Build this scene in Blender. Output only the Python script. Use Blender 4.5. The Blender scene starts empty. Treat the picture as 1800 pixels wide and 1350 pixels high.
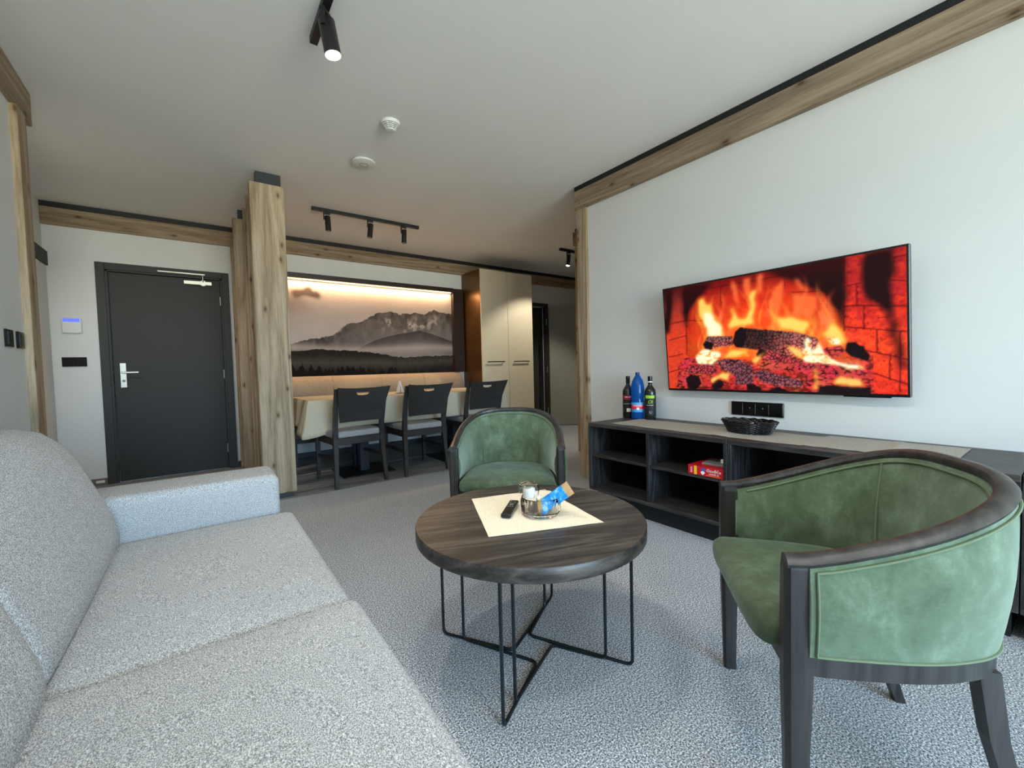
import bpy, bmesh, math, random
import numpy as np
from mathutils import Vector, Matrix

S = bpy.context.scene
C = S.collection
PI = math.pi

# ------------------------------------------------------------------ camera
YAW, PITCH, ROLL, FPX = 0.632041937, -0.0392840939, 0.0254151655, 742.752764
CAMH = 1.0
def cam_axes():
    cy, sy = math.cos(YAW), math.sin(YAW)
    f = Vector((sy * math.cos(PITCH), cy * math.cos(PITCH), math.sin(PITCH)))
    r0 = Vector((cy, -sy, 0)); d0 = f.cross(r0)
    r = math.cos(ROLL) * r0 + math.sin(ROLL) * d0
    d = -math.sin(ROLL) * r0 + math.cos(ROLL) * d0
    return r, d, f
r_, d_, f_ = cam_axes()
cam = bpy.data.cameras.new('camera'); camo = bpy.data.objects.new('camera', cam); C.objects.link(camo)
M = Matrix.Identity(4)
for i in range(3):
    M[i][0] = r_[i]; M[i][1] = -d_[i]; M[i][2] = -f_[i]
M[2][3] = CAMH
camo.matrix_world = M
cam.sensor_fit = 'HORIZONTAL'; cam.sensor_width = 36.0; cam.lens = 36.0 * FPX / 1800.0
cam.clip_start = 0.02; cam.clip_end = 200
S.camera = camo

# ------------------------------------------------------------------ view, world, window light
S.view_settings.view_transform = 'Standard'
S.view_settings.look = 'None'
S.view_settings.gamma = 1.0
S.view_settings.use_curve_mapping = False
S.view_settings.exposure = 0.68

SKY = 16.0
w = bpy.data.worlds.new('daylight'); S.world = w; w.use_nodes = True
nt = w.node_tree; nt.nodes.clear()
out = nt.nodes.new('ShaderNodeOutputWorld'); bg = nt.nodes.new('ShaderNodeBackground')
tc = nt.nodes.new('ShaderNodeTexCoord'); sep = nt.nodes.new('ShaderNodeSeparateXYZ'); rp = nt.nodes.new('ShaderNodeValToRGB')
mp = nt.nodes.new('ShaderNodeMapRange'); mp.inputs['From Min'].default_value = -1
nt.links.new(tc.outputs['Generated'], sep.inputs[0]); nt.links.new(sep.outputs['Z'], mp.inputs['Value'])
nt.links.new(mp.outputs[0], rp.inputs[0]); nt.links.new(rp.outputs[0], bg.inputs[0]); nt.links.new(bg.outputs[0], out.inputs[0])
e = rp.color_ramp.elements
e[0].position = 0.40; e[0].color = (0.60, 0.62, 0.52, 1)
e[1].position = 1.0; e[1].color = (0.42, 0.70, 1.0, 1)
a = e.new(0.49); a.color = (0.80, 0.83, 0.72, 1)
a = e.new(0.53); a.color = (0.38, 0.67, 1.0, 1)
bg.inputs['Strength'].default_value = SKY

WIN = (-0.60, 2.20, 0.05, 2.40)     # x0 x1 z0 z1 of the glazed opening behind the camera
def area(name, loc, size, energy, col, aim, portal=False, spread=None):
    l = bpy.data.lights.new(name, 'AREA'); l.shape = 'RECTANGLE'; l.size, l.size_y = size
    l.energy = energy; l.color = col
    if portal: l.cycles.is_portal = True
    if spread: l.spread = spread
    o = bpy.data.objects.new(name, l); C.objects.link(o); o.location = loc
    o.rotation_euler = Vector(aim).to_track_quat('-Z', 'Y').to_euler(); return o
YF = -4.2
area('window_daylight_portal', ((WIN[0] + WIN[1]) / 2, YF - 0.02, (WIN[2] + WIN[3]) / 2), (WIN[1] - WIN[0], WIN[3] - WIN[2]), 1, (1, 1, 1), (0, 1, 0), portal=True)

LED_P, LAMP_P, LAMP2_P = 15.0, 23.0, 42.0
area('led_strip_light', (1.76, 5.392, 2.070), (2.28, 0.02), LED_P, (1.0, 0.64, 0.34), (0, -0.05, -1))
def spot(name, loc, aim, energy, col, ang, blend=0.6, r=0.02):
    l = bpy.data.lights.new(name, 'SPOT'); l.energy = energy; l.color = col; l.spot_size = math.radians(ang); l.spot_blend = blend; l.shadow_soft_size = r
    o = bpy.data.objects.new(name, l); C.objects.link(o); o.location = loc
    o.rotation_euler = Vector(aim).to_track_quat('-Z', 'Y').to_euler(); return o
spot('near_spot_light', (0.508, 1.896, 2.345), (0.30, 0.0, -1), LAMP_P, (1.0, 0.93, 0.82), 130, 1.0, 0.04)
spot('hall_spot_light', (-0.94, 3.75, 2.42), (0.35, 0.40, -1), 34.0, (1.0, 0.96, 0.86), 120, 1.0, 0.05)
for ly in (1.05, 0.15, -0.75): spot('added_track_fill_light', (0.487, ly, 2.35), (0.28, 0.10, -1), LAMP_P, (1.0, 0.97, 0.92), 130, 1.0, 0.10)  # fill lamps added out of view to brighten the room, no fixtures built
spot('far_spot_light', (4.06, 4.17, 2.315), (-0.10, 0.42, -1), LAMP2_P, (1.0, 0.95, 0.82), 95, 0.5)

# ------------------------------------------------------------------ helpers
def lin(c):
    c = c / 255.0
    return c / 12.92 if c <= 0.04045 else ((c + 0.055) / 1.055) ** 2.4
def rgb(r, g, b, k=1.0):
    return (lin(r) * k, lin(g) * k, lin(b) * k, 1.0)
MATS = {}
def newmat(name):
    m = bpy.data.materials.new(name); m.use_nodes = True
    b = m.node_tree.nodes['Principled BSDF']; MATS[name] = m
    return m, m.node_tree, b
def setp(b, **k):
    for n, v in k.items():
        n = n.replace('_', ' ')
        if n in b.inputs: b.inputs[n].default_value = v
def noise(nt, scale, detail=3, rough=0.6, mapscale=None, coord='Object', dist=0.0):
    tc = nt.nodes.new('ShaderNodeTexCoord'); mp = nt.nodes.new('ShaderNodeMapping')
    nt.links.new(tc.outputs[coord], mp.inputs[0])
    if mapscale: mp.inputs['Scale'].default_value = mapscale
    n = nt.nodes.new('ShaderNodeTexNoise'); n.inputs['Scale'].default_value = scale; n.inputs['Detail'].default_value = detail
    n.inputs['Roughness'].default_value = rough; n.inputs['Distortion'].default_value = dist
    nt.links.new(mp.outputs[0], n.inputs['Vector']); return n, mp
def ramp(nt, src, stops):
    r = nt.nodes.new('ShaderNodeValToRGB'); nt.links.new(src, r.inputs[0]); el = r.color_ramp.elements
    el[0].position, el[0].color = stops[0]; el[1].position, el[1].color = stops[-1]
    for p, c in stops[1:-1]:
        x = el.new(p); x.color = c
    return r
def bump(nt, b, src, strength=0.2, dist=0.002):
    bp = nt.nodes.new('ShaderNodeBump'); bp.inputs['Strength'].default_value = strength; bp.inputs['Distance'].default_value = dist
    nt.links.new(src, bp.inputs['Height']); nt.links.new(bp.outputs[0], b.inputs['Normal'])
def mixc(nt, fac, a, b, mode='MIX'):
    m = nt.nodes.new('ShaderNodeMix'); m.data_type = 'RGBA'; m.blend_type = mode
    if isinstance(fac, float): m.inputs[0].default_value = fac
    else: nt.links.new(fac, m.inputs[0])
    for v, i in ((a, 6), (b, 7)):
        if isinstance(v, tuple): m.inputs[i].default_value = v
        else: nt.links.new(v, m.inputs[i])
    return m.outputs[2]
def plain(name, col, rough=0.5, metal=0.0, var=0.06, vscale=8.0, bmp=0.0, bscale=200.0, **k):
    m, nt, b = newmat(name)
    n, _ = noise(nt, vscale, 3)
    lo = tuple(c * (1 - var) for c in col[:3]) + (1,); hi = tuple(min(1, c * (1 + var)) for c in col[:3]) + (1,)
    r = ramp(nt, n.outputs[0], [(0.3, lo), (0.7, hi)]); nt.links.new(r.outputs[0], b.inputs['Base Color'])
    setp(b, Roughness=rough, Metallic=metal, **k)
    if bmp:
        n2, _ = noise(nt, bscale, 4); bump(nt, b, n2.outputs[0], bmp, 0.001)
    return m
def speckle(name, dark, mid, light, scale, bmp=0.5, rough=0.95, stretch=None, sheen=0.0, low=0.12, det=2):
    m, nt, b = newmat(name)
    n, _ = noise(nt, scale, det, 0.75, stretch)
    r = ramp(nt, n.outputs[0], [(0.36, dark), (0.5, mid), (0.64, light)])
    n2, _ = noise(nt, 2.2, 3)
    r2 = ramp(nt, n2.outputs[0], [(0.3, (1 - low,) * 3 + (1,)), (0.7, (1, 1, 1, 1))])
    nt.links.new(mixc(nt, 1.0, r.outputs[0], r2.outputs[0], 'MULTIPLY'), b.inputs['Base Color'])
    setp(b, Roughness=rough, Specular_IOR_Level=0.15, Sheen_Weight=sheen)
    bump(nt, b, n.outputs[0], bmp, 0.004); return m
def wood(name, dark, mid, light, axis, fine=26.0, rough=0.6, knots=True, contrast=1.0, spec=0.3, stretch=0.055):
    m, nt, b = newmat(name)
    ms = [1.0, 1.0, 1.0]; ms[axis] = stretch
    oi = nt.nodes.new('ShaderNodeObjectInfo'); tc = nt.nodes.new('ShaderNodeTexCoord')
    off = nt.nodes.new('ShaderNodeVectorMath'); off.operation = 'MULTIPLY_ADD'
    cmb = nt.nodes.new('ShaderNodeCombineXYZ')
    for i in range(3): nt.links.new(oi.outputs['Random'], cmb.inputs[i])
    off.inputs[1].default_value = (7.3, 5.1, 9.7); nt.links.new(cmb.outputs[0], off.inputs[0]); nt.links.new(tc.outputs['Object'], off.inputs[2])
    mp = nt.nodes.new('ShaderNodeMapping'); mp.inputs['Scale'].default_value = ms; nt.links.new(off.outputs[0], mp.inputs[0])
    n1 = nt.nodes.new('ShaderNodeTexNoise'); n1.inputs['Scale'].default_value = 6.5; n1.inputs['Detail'].default_value = 2; n1.inputs['Distortion'].default_value = 0.35
    nt.links.new(mp.outputs[0], n1.inputs['Vector'])
    mul = nt.nodes.new('ShaderNodeMath'); mul.operation = 'MULTIPLY'; mul.inputs[1].default_value = fine * 0.5
    nt.links.new(n1.outputs[0], mul.inputs[0])
    fr = nt.nodes.new('ShaderNodeMath'); fr.operation = 'PINGPONG'; fr.inputs[1].default_value = 1.0; nt.links.new(mul.outputs[0], fr.inputs[0])
    n2 = nt.nodes.new('ShaderNodeTexNoise'); n2.inputs['Scale'].default_value = fine * 3.5; n2.inputs['Detail'].default_value = 5; n2.inputs['Roughness'].default_value = 0.7
    nt.links.new(mp.outputs[0], n2.inputs['Vector'])
    mx = nt.nodes.new('ShaderNodeMix'); mx.data_type = 'FLOAT'; mx.inputs[0].default_value = 0.72
    nt.links.new(fr.outputs[0], mx.inputs[2]); nt.links.new(n2.outputs[0], mx.inputs[3])
    r = ramp(nt, mx.outputs[0], [(0.28, dark), (0.5, mid), (0.72, light)])
    n3 = nt.nodes.new('ShaderNodeTexNoise'); n3.inputs['Scale'].default_value = 1.7; nt.links.new(mp.outputs[0], n3.inputs['Vector'])
    r3 = ramp(nt, n3.outputs[0], [(0.3, (0.82, 0.81, 0.80, 1)), (0.7, (1, 1, 1, 1))])
    col = mixc(nt, 1.0, r.outputs[0], r3.outputs[0], 'MULTIPLY')
    if knots:
        sp3 = nt.nodes.new('ShaderNodeSeparateXYZ'); nt.links.new(off.outputs[0], sp3.inputs[0])
        oth = [i for i in range(3) if i != axis]
        ad = nt.nodes.new('ShaderNodeMath'); ad.operation = 'ADD'; nt.links.new(sp3.outputs[oth[0]], ad.inputs[0]); nt.links.new(sp3.outputs[oth[1]], ad.inputs[1])
        hf = nt.nodes.new('ShaderNodeMath'); hf.operation = 'MULTIPLY'; hf.inputs[1].default_value = 0.45; nt.links.new(sp3.outputs[axis], hf.inputs[0])
        mk = nt.nodes.new('ShaderNodeCombineXYZ'); nt.links.new(hf.outputs[0], mk.inputs[0]); nt.links.new(ad.outputs[0], mk.inputs[1])
        v = nt.nodes.new('ShaderNodeTexVoronoi'); v.voronoi_dimensions = '2D'; v.inputs['Scale'].default_value = 5.5; nt.links.new(mk.outputs[0], v.inputs['Vector'])
        rk = ramp(nt, v.outputs['Distance'], [(0.022, (0.20, 0.14, 0.10, 1)), (0.05, (0.62, 0.54, 0.45, 1)), (0.085, (0.88, 0.84, 0.78, 1)), (0.14, (1, 1, 1, 1))])
        col = mixc(nt, 0.9, col, rk.outputs[0], 'MULTIPLY')
    nt.links.new(col, b.inputs['Base Color']); setp(b, Roughness=rough, Specular_IOR_Level=spec)
    bump(nt, b, mx.outputs[0], 0.12, 0.002); return m

def tagit(o, label=None, cat=None, group=None, kind=None):
    if label: o['label'] = label
    if cat: o['category'] = cat
    if group: o['group'] = group
    if kind: o['kind'] = kind
    return o
def empty(name, loc=(0, 0, 0), rz=0.0, label=None, cat=None, group=None, kind=None):
    o = bpy.data.objects.new(name, None); C.objects.link(o); o.location = loc; o.rotation_euler = (0, 0, rz)
    o.empty_display_size = 0.05
    return tagit(o, label, cat, group, kind)

class MB:
    """collects shapes in one mesh"""
    def __init__(s): s.v = []; s.f = []
    def add(s, v, f):
        n = len(s.v); s.v += [tuple(x) for x in v]; s.f += [tuple(i + n for i in q) for q in f]; return s
    def box(s, x0, x1, y0, y1, z0, z1, bev=0.0, seg=1):
        if bev <= 0:
            v = [(x0, y0, z0), (x1, y0, z0), (x1, y1, z0), (x0, y1, z0), (x0, y0, z1), (x1, y0, z1), (x1, y1, z1), (x0, y1, z1)]
            return s.add(v, [(3, 2, 1, 0), (4, 5, 6, 7), (0, 1, 5, 4), (1, 2, 6, 5), (2, 3, 7, 6), (3, 0, 4, 7)])
        bm = bmesh.new(); bmesh.ops.create_cube(bm, size=1.0)
        for q in bm.verts: q.co = Vector(((x0 + x1) / 2 + q.co.x * (x1 - x0), (y0 + y1) / 2 + q.co.y * (y1 - y0), (z0 + z1) / 2 + q.co.z * (z1 - z0)))
        bmesh.ops.bevel(bm, geom=bm.edges[:], offset=bev, segments=seg, affect='EDGES', profile=0.5)
        bm.verts.index_update()
        s.add([q.co[:] for q in bm.verts], [[l.index for l in fc.verts] for fc in bm.faces]); bm.free(); return s
    def loft(s, rings, closed=True, cap=True, loop=False):
        n = len(rings[0]); v = [p for r in rings for p in r]; f = []
        R = len(rings)
        for i in range(R if loop else R - 1):
            j = (i + 1) % R
            for k in range(n if closed else n - 1):
                k2 = (k + 1) % n
                f.append((i * n + k, i * n + k2, j * n + k2, j * n + k))
        if cap and not loop and closed:
            f.append(tuple(range(n - 1, -1, -1))); f.append(tuple((R - 1) * n + k for k in range(n)))
        return s.add(v, f)
    def lathe(s, prof, c=(0, 0, 0), n=24, rib=None, cap=True):
        rings = []
        for r, z in prof:
            ring = []
            for k in range(n):
                a = 2 * PI * k / n; rr = r * (1 + (rib(k, z) if rib else 0))
                ring.append((c[0] + rr * math.cos(a), c[1] + rr * math.sin(a), c[2] + z))
            rings.append(ring)
        return s.loft(rings, cap=cap)
    def cyl(s, a, b, r, n=16, r2=None):
        a, b = Vector(a), Vector(b); d = (b - a).normalized(); u = d.orthogonal().normalized(); w2 = d.cross(u)
        r2 = r if r2 is None else r2
        rings = [[tuple(p + rr * (math.cos(2 * PI * k / n) * u + math.sin(2 * PI * k / n) * w2)) for k in range(n)] for p, rr in ((a, r), (b, r2))]
        return s.loft(rings)
    def tube(s, pts, r, n=8, loop=False):
        P = [Vector(p) for p in pts]; rings = []; N = len(P); u = None
        for i in range(N):
            if loop: t = (P[(i + 1) % N] - P[i - 1])
            else: t = P[min(i + 1, N - 1)] - P[max(i - 1, 0)]
            t.normalize()
            if u is None: u = t.orthogonal().normalized()
            u = (u - t * u.dot(t)); 
            if u.length < 1e-6: u = t.orthogonal()
            u.normalize(); w2 = t.cross(u)
            rings.append([tuple(P[i] + r * (math.cos(2 * PI * k / n) * u + math.sin(2 * PI * k / n) * w2)) for k in range(n)])
        return s.loft(rings, loop=loop)
    def rbox(s, x0, x1, y0, y1, z0, z1, r, n=14, crown=0.0, puff=0.0, m=None):
        """rounded soft box made of a surface grid"""
        L = ((x0, x1), (y0, y1), (z0, z1))
        for ax in range(3):
            for side in (0, 1):
                u, vv = (ax + 1) % 3, (ax + 2) % 3; vs = []; fs = []
                def prm(k, N, a0, a1):
                    # dense near the rounded borders
                    E = 4
                    if k <= E: return a0 + r * k / E
                    if k >= N - E: return a1 - r * (N - k) / E
                    return a0 + r + (a1 - a0 - 2 * r) * (k - E) / (N - 2 * E)
                N = n + 8
                for i in range(N + 1):
                    for j in range(N + 1):
                        p = [0, 0, 0]; p[ax] = L[ax][side]; p[u] = prm(i, N, *L[u]); p[vv] = prm(j, N, *L[vv])
                        q = [min(max(p[k], L[k][0] + r), L[k][1] - r) for k in range(3)]
                        d = Vector(p) - Vector(q)
                        if d.length > 1e-9: d = d.normalized() * r
                        P = Vector(q) + d
                        un = [(P[k] - (L[k][0] + L[k][1]) / 2) / ((L[k][1] - L[k][0]) / 2) for k in range(3)]
                        w0 = max(0, 1 - un[0] ** 2); w1 = max(0, 1 - un[1] ** 2); w2 = max(0, 1 - un[2] ** 2)
                        if P.z > (z0 + z1) / 2: P.z += crown * (w0 ** 0.6) * (w1 ** 0.6)
                        if puff:
                            P.x += puff * (1 if un[0] > 0 else -1) * w1 * w2 * abs(un[0]); P.y += puff * (1 if un[1] > 0 else -1) * w0 * w2 * abs(un[1])
                        vs.append(tuple(P))
                W = N + 1
                for i in range(N):
                    for j in range(N):
                        q = (i * W + j, (i + 1) * W + j, (i + 1) * W + j + 1, i * W + j + 1)
                        fs.append(q if side else q[::-1])
                s.add(vs, fs)
        return s
    def prism(s, poly, axis, a, b):
        """poly of 2D points, extruded along axis between a and b"""
        def P(p, t):
            return {0: (t, p[0], p[1]), 1: (p[0], t, p[1]), 2: (p[0], p[1], t)}[axis]
        return s.loft([[P(p, a) for p in poly], [P(p, b) for p in poly]])
    def xform(s, fn): s.v = [tuple(fn(Vector(p))) for p in s.v]; return s
    def obj(s, name, mat, parent=None, smooth=False, label=None, cat=None, group=None, kind=None, weld=False, loc=None, bev=0.0):
        me = bpy.data.meshes.new(name); me.from_pydata(s.v, [], s.f)
        bm = bmesh.new(); bm.from_mesh(me)
        if weld: bmesh.ops.remove_doubles(bm, verts=bm.verts[:], dist=1e-5)
        bmesh.ops.recalc_face_normals(bm, faces=bm.faces[:])
        bm.to_mesh(me); bm.free(); me.validate()
        if smooth:
            me.shade_smooth()
            if smooth != 'all': me.set_sharp_from_angle(angle=math.radians(38))
        if mat: me.materials.append(mat)
        o = bpy.data.objects.new(name, me); C.objects.link(o)
        if parent: o.parent = parent
        if loc: o.location = loc
        return tagit(o, label, cat, group, kind)
def duptree(o, parent=None):
    c = o.copy(); C.objects.link(c)
    if parent: c.parent = parent; c.matrix_parent_inverse = o.matrix_parent_inverse.copy()
    for ch in list(o.children): duptree(ch, c)
    return c
def text_mb(body, size, depth=0.0006):
    cu = bpy.data.curves.new('lettering', 'FONT'); cu.body = body; cu.size = size; cu.extrude = depth; cu.align_x = 'CENTER'; cu.align_y = 'CENTER'; cu.resolution_u = 3
    o = bpy.data.objects.new('lettering', cu); C.objects.link(o); bpy.context.view_layer.update()
    me = bpy.data.meshes.new_from_object(o); mb = MB()
    mb.add([v.co[:] for v in me.vertices], [list(p.vertices) for p in me.polygons])
    bpy.data.objects.remove(o); bpy.data.curves.remove(cu); bpy.data.meshes.remove(me); return mb

# ------------------------------------------------------------------ materials
m_wall = plain('wall_paint', rgb(214, 214, 210), 0.9, var=0.015, vscale=3, bmp=0.12, bscale=260)
m_ceil = plain('ceiling_paint', rgb(236, 234, 229), 0.95, var=0.015, vscale=3, bmp=0.15, bscale=240)
m_black = plain('black_shadow_gap', rgb(14, 14, 15), 0.6)
m_blackmetal = plain('black_lacquer_metal', rgb(20, 20, 22), 0.42)
m_pale_z = wood('pale_oak_upright', rgb(134, 113, 88), rgb(172, 152, 124), rgb(194, 176, 150), 2)
m_pale_x = wood('pale_oak_along_x', rgb(112, 92, 70), rgb(144, 124, 98), rgb(166, 147, 120), 0)
m_pale_y = wood('pale_oak_along_y', rgb(122, 104, 84), rgb(154, 135, 112), rgb(176, 158, 134), 1)
m_ash_x = wood('dark_ash_along_x', rgb(34, 30, 27), rgb(62, 57, 52), rgb(92, 84, 76), 0, fine=40, rough=0.42, knots=False, spec=0.45, stretch=0.10)
m_ash_y = wood('dark_ash_along_y', rgb(28, 27, 26), rgb(48, 46, 44), rgb(70, 67, 64), 1, fine=40, rough=0.45, knots=False, spec=0.45, stretch=0.10)
m_ash_z = wood('dark_ash_upright', rgb(18, 18, 19), rgb(40, 40, 41), rgb(70, 69, 68), 2, fine=40, rough=0.45, knots=False, spec=0.45, stretch=0.10)
m_ashsm = wood('charcoal_chair_wood', rgb(30, 28, 27), rgb(48, 45, 43), rgb(66, 62, 59), 2, fine=30, rough=0.38, knots=False, spec=0.5)
m_chair = plain('dining_chair_black_wood', rgb(44, 42, 41), 0.45, var=0.15, vscale=25)
m_fabric = speckle('sofa_weave', rgb(108, 110, 112), rgb(166, 168, 169), rgb(224, 226, 226), 520, 0.10, stretch=(1, 0.65, 1), det=2)
m_carpet = speckle('carpet_pile', rgb(58, 61, 65), rgb(150, 154, 158), rgb(244, 246, 248), 210, 0.08, low=0.08, det=2)
m_seatgrey = speckle('grey_seat_fabric', rgb(118, 118, 118), rgb(160, 160, 158), rgb(190, 190, 188), 260, 0.25)
m_bench = speckle('beige_bench_fabric', rgb(150, 128, 104), rgb(182, 158, 130), rgb(205, 182, 152), 260, 0.25)
m_benchd = speckle('grey_bench_seat_fabric', rgb(88, 80, 76), rgb(118, 108, 102), rgb(140, 130, 122), 260, 0.25)
def velvet(name, sheen=0.75, k=1.0):
    m, nt, b = newmat(name)
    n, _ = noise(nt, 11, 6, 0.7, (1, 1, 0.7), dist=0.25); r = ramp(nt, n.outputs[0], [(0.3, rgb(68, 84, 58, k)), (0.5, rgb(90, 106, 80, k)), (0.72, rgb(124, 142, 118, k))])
    n2, _ = noise(nt, 160, 4, 0.8, (0.35, 0.35, 1.6)); r2 = ramp(nt, n2.outputs[0], [(0.3, (0.8, 0.8, 0.8, 1)), (0.7, (1, 1, 1, 1))])
    nt.links.new(mixc(nt, 1.0, r.outputs[0], r2.outputs[0], 'MULTIPLY'), b.inputs['Base Color'])
    setp(b, Roughness=0.75, Specular_IOR_Level=0.2, Sheen_Weight=sheen, Sheen_Roughness=0.5, Sheen_Tint=rgb(215, 240, 232))
    bump(nt, b, n2.outputs[0], 0.15, 0.001); return m
m_velvet = velvet('green_velvet')
m_velvet_shaded = velvet('green_velvet_shaded_seat', 0.25, 0.72)  # same velvet darkened: the seat's shade is put into the colour
m_pipe = plain('green_piping', rgb(100, 114, 88), 0.85)
m_cloth = speckle('beige_tablecloth', rgb(176, 164, 140), rgb(198, 186, 162), rgb(212, 200, 176), 300, 0.15, low=0.04)
m_mat = speckle('cream_placemat', rgb(220, 208, 180), rgb(236, 224, 198), rgb(244, 234, 210), 300, 0.12, low=0.03)
m_runner = speckle('taupe_runner', rgb(138, 136, 126), rgb(162, 159, 148), rgb(178, 175, 163), 300, 0.15, low=0.06)
m_door = plain('graphite_door', rgb(36, 35, 30), 0.6, var=0.03)
m_doorframe = plain('graphite_door_frame', rgb(42, 43, 40), 0.6, var=0.03)
m_door2 = plain('grey_door', rgb(142, 139, 128), 0.5, var=0.03)
m_steel = plain('brushed_steel', rgb(190, 186, 172), 0.32, 0.9)
m_bronze = plain('bronze_closet_side', rgb(112, 78, 40), 0.34, 0.75, var=0.10, vscale=4)
m_cream = plain('cream_closet_door', rgb(205, 192, 166), 0.45, var=0.02)
m_baseboard = plain('taupe_baseboard', rgb(112, 100, 90), 0.55)
m_basedark = plain('dark_baseboard', rgb(40, 44, 48), 0.5)
m_frame = plain('mural_frame_dark_brown', rgb(38, 22, 14), 0.45)
m_rod = plain('black_green_steel_rod', rgb(26, 34, 36), 0.35, 0.4)
m_tvbody = plain('tv_black_plastic', rgb(10, 10, 11), 0.3)
m_white = plain('white_plastic', rgb(222, 222, 218), 0.45, var=0.01)
m_grey = plain('grey_plastic', rgb(130, 130, 128), 0.5)
m_blackpl = plain('black_gloss_plastic', rgb(9, 9, 10), 0.22)
m_basket = plain('black_wicker', rgb(20, 19, 20), 0.30, var=0.3, vscale=90)
m_darkmetalbase = plain('black_table_base', rgb(12, 12, 13), 0.5)
m_ped = plain('blue_black_pedestal', rgb(30, 40, 50), 0.4)
m_paper = plain('white_paper', rgb(236, 232, 222), 0.8, var=0.01)
m_brass = plain('gold_lid', rgb(170, 130, 70), 0.35, 0.8)
def vinyl():
    m, nt, b = newmat('grey_oak_vinyl')
    tcn = nt.nodes.new('ShaderNodeTexCoord'); oi = nt.nodes.new('ShaderNodeObjectInfo')
    cmb = nt.nodes.new('ShaderNodeCombineXYZ'); nt.links.new(oi.outputs['Random'], cmb.inputs[0]); nt.links.new(oi.outputs['Random'], cmb.inputs[2])
    off = nt.nodes.new('ShaderNodeVectorMath'); off.operation = 'MULTIPLY_ADD'; off.inputs[1].default_value = (5, 5, 9)
    nt.links.new(cmb.outputs[0], off.inputs[0]); nt.links.new(tcn.outputs['Object'], off.inputs[2])
    mp = nt.nodes.new('ShaderNodeMapping'); mp.inputs['Scale'].default_value = (0.07, 1, 1); nt.links.new(off.outputs[0], mp.inputs[0])
    n = nt.nodes.new('ShaderNodeTexNoise'); n.inputs['Scale'].default_value = 34; n.inputs['Detail'].default_value = 4; nt.links.new(mp.outputs[0], n.inputs['Vector'])
    r = ramp(nt, n.outputs[0], [(0.3, rgb(96, 98, 100)), (0.5, rgb(128, 129, 129)), (0.7, rgb(158, 156, 153))])
    r2 = ramp(nt, oi.outputs['Random'], [(0.0, (0.80, 0.80, 0.82, 1)), (1.0, (1.1, 1.08, 1.05, 1))])
    nt.links.new(mixc(nt, 1.0, r.outputs[0], r2.outputs[0], 'MULTIPLY'), b.inputs['Base Color']); setp(b, Roughness=0.5, Specular_IOR_Level=0.3)
    return m
m_vinyl = vinyl()
def emis(name, col, strength):
    m, nt, b = newmat(name); setp(b, Base_Color=(0.02, 0.02, 0.02, 1), Emission_Color=col, Emission_Strength=strength); return m
m_lamp = emis('lit_lamp_lens', (1.0, 0.93, 0.80, 1), 30.0)
m_led = emis('warm_led_strip', (1.0, 0.66, 0.26, 1), 6.0)
m_display = emis('blue_display', (0.10, 0.14, 0.85, 1), 0.9)
def glassm(name, col, rough=0.02, ior=1.45, trans=1.0):
    m, nt, b = newmat(name); setp(b, Base_Color=col, Roughness=rough, IOR=ior, Transmission_Weight=trans); return m
m_glass = glassm('clear_glass', (1.0, 1.0, 1.0, 1), 0.03, 1.33)
m_wine = glassm('dark_bottle_glass', (0.015, 0.018, 0.012, 1), 0.06, 1.5, 0.25)
m_blueplastic = glassm('blue_bottle_plastic', (0.01, 0.16, 0.62, 1), 0.08, 1.3, 0.75)
def vcol(name, emit=0.0, rough=0.7):
    m, nt, b = newmat(name); a = nt.nodes.new('ShaderNodeAttribute'); a.attribute_name = 'paint'
    if emit:
        setp(b, Base_Color=(0.003, 0.003, 0.003, 1), Roughness=0.35, Specular_IOR_Level=0.12, Emission_Strength=emit); nt.links.new(a.outputs['Color'], b.inputs['Emission Color'])
    else:
        nt.links.new(a.outputs['Color'], b.inputs['Base Color']); setp(b, Roughness=rough, Specular_IOR_Level=0.1)
    return m

# ------------------------------------------------------------------ painting on grids (numpy)
rng = np.random.default_rng(7)
def vnoise(W, H, fx, fy, seed):
    g = np.random.default_rng(seed).random((fy + 2, fx + 2))
    x = np.linspace(0, fx, W, endpoint=False); y = np.linspace(0, fy, H, endpoint=False)
    xi = x.astype(int); yi = y.astype(int); xf = x - xi; yf = y - yi
    xf = xf * xf * (3 - 2 * xf); yf = yf * yf * (3 - 2 * yf)
    a = g[np.ix_(yi, xi)]; b = g[np.ix_(yi, xi + 1)]; c = g[np.ix_(yi + 1, xi)]; d = g[np.ix_(yi + 1, xi + 1)]
    X = xf[None, :]; Y = yf[:, None]
    return (a * (1 - X) + b * X) * (1 - Y) + (c * (1 - X) + d * X) * Y
def fbm(W, H, fx, fy, seed, o=4):
    r = 0; amp = 0.5; t = 0
    for i in range(o):
        r = r + amp * vnoise(W, H, fx * 2 ** i, fy * 2 ** i, seed + i); t += amp; amp *= 0.5
    return r / t
def inpoly(X, Y, poly):
    ins = np.zeros(X.shape, bool); n = len(poly)
    for i in range(n):
        x1, y1 = poly[i]; x2, y2 = poly[(i + 1) % n]
        if y1 == y2: continue
        c = ((y1 > Y) != (y2 > Y)) & (X < (x2 - x1) * (Y - y1) / (y2 - y1) + x1); ins ^= c
    return ins.astype(float)
def blur(a, k):
    for _ in range(2):
        for ax in (0, 1):
            p = np.pad(a, [(k, k) if i == ax else (0, 0) for i in range(2)], mode='edge'); c = np.cumsum(p, axis=ax)
            z = np.zeros_like(np.take(c, [0], axis=ax)); c = np.concatenate([z, c], axis=ax)
            n = a.shape[ax]; hi = np.take(c, range(2 * k + 1, 2 * k + 1 + n), axis=ax); lo = np.take(c, range(0, n), axis=ax)
            a = (hi - lo) / (2 * k + 1)
    return a
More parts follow.
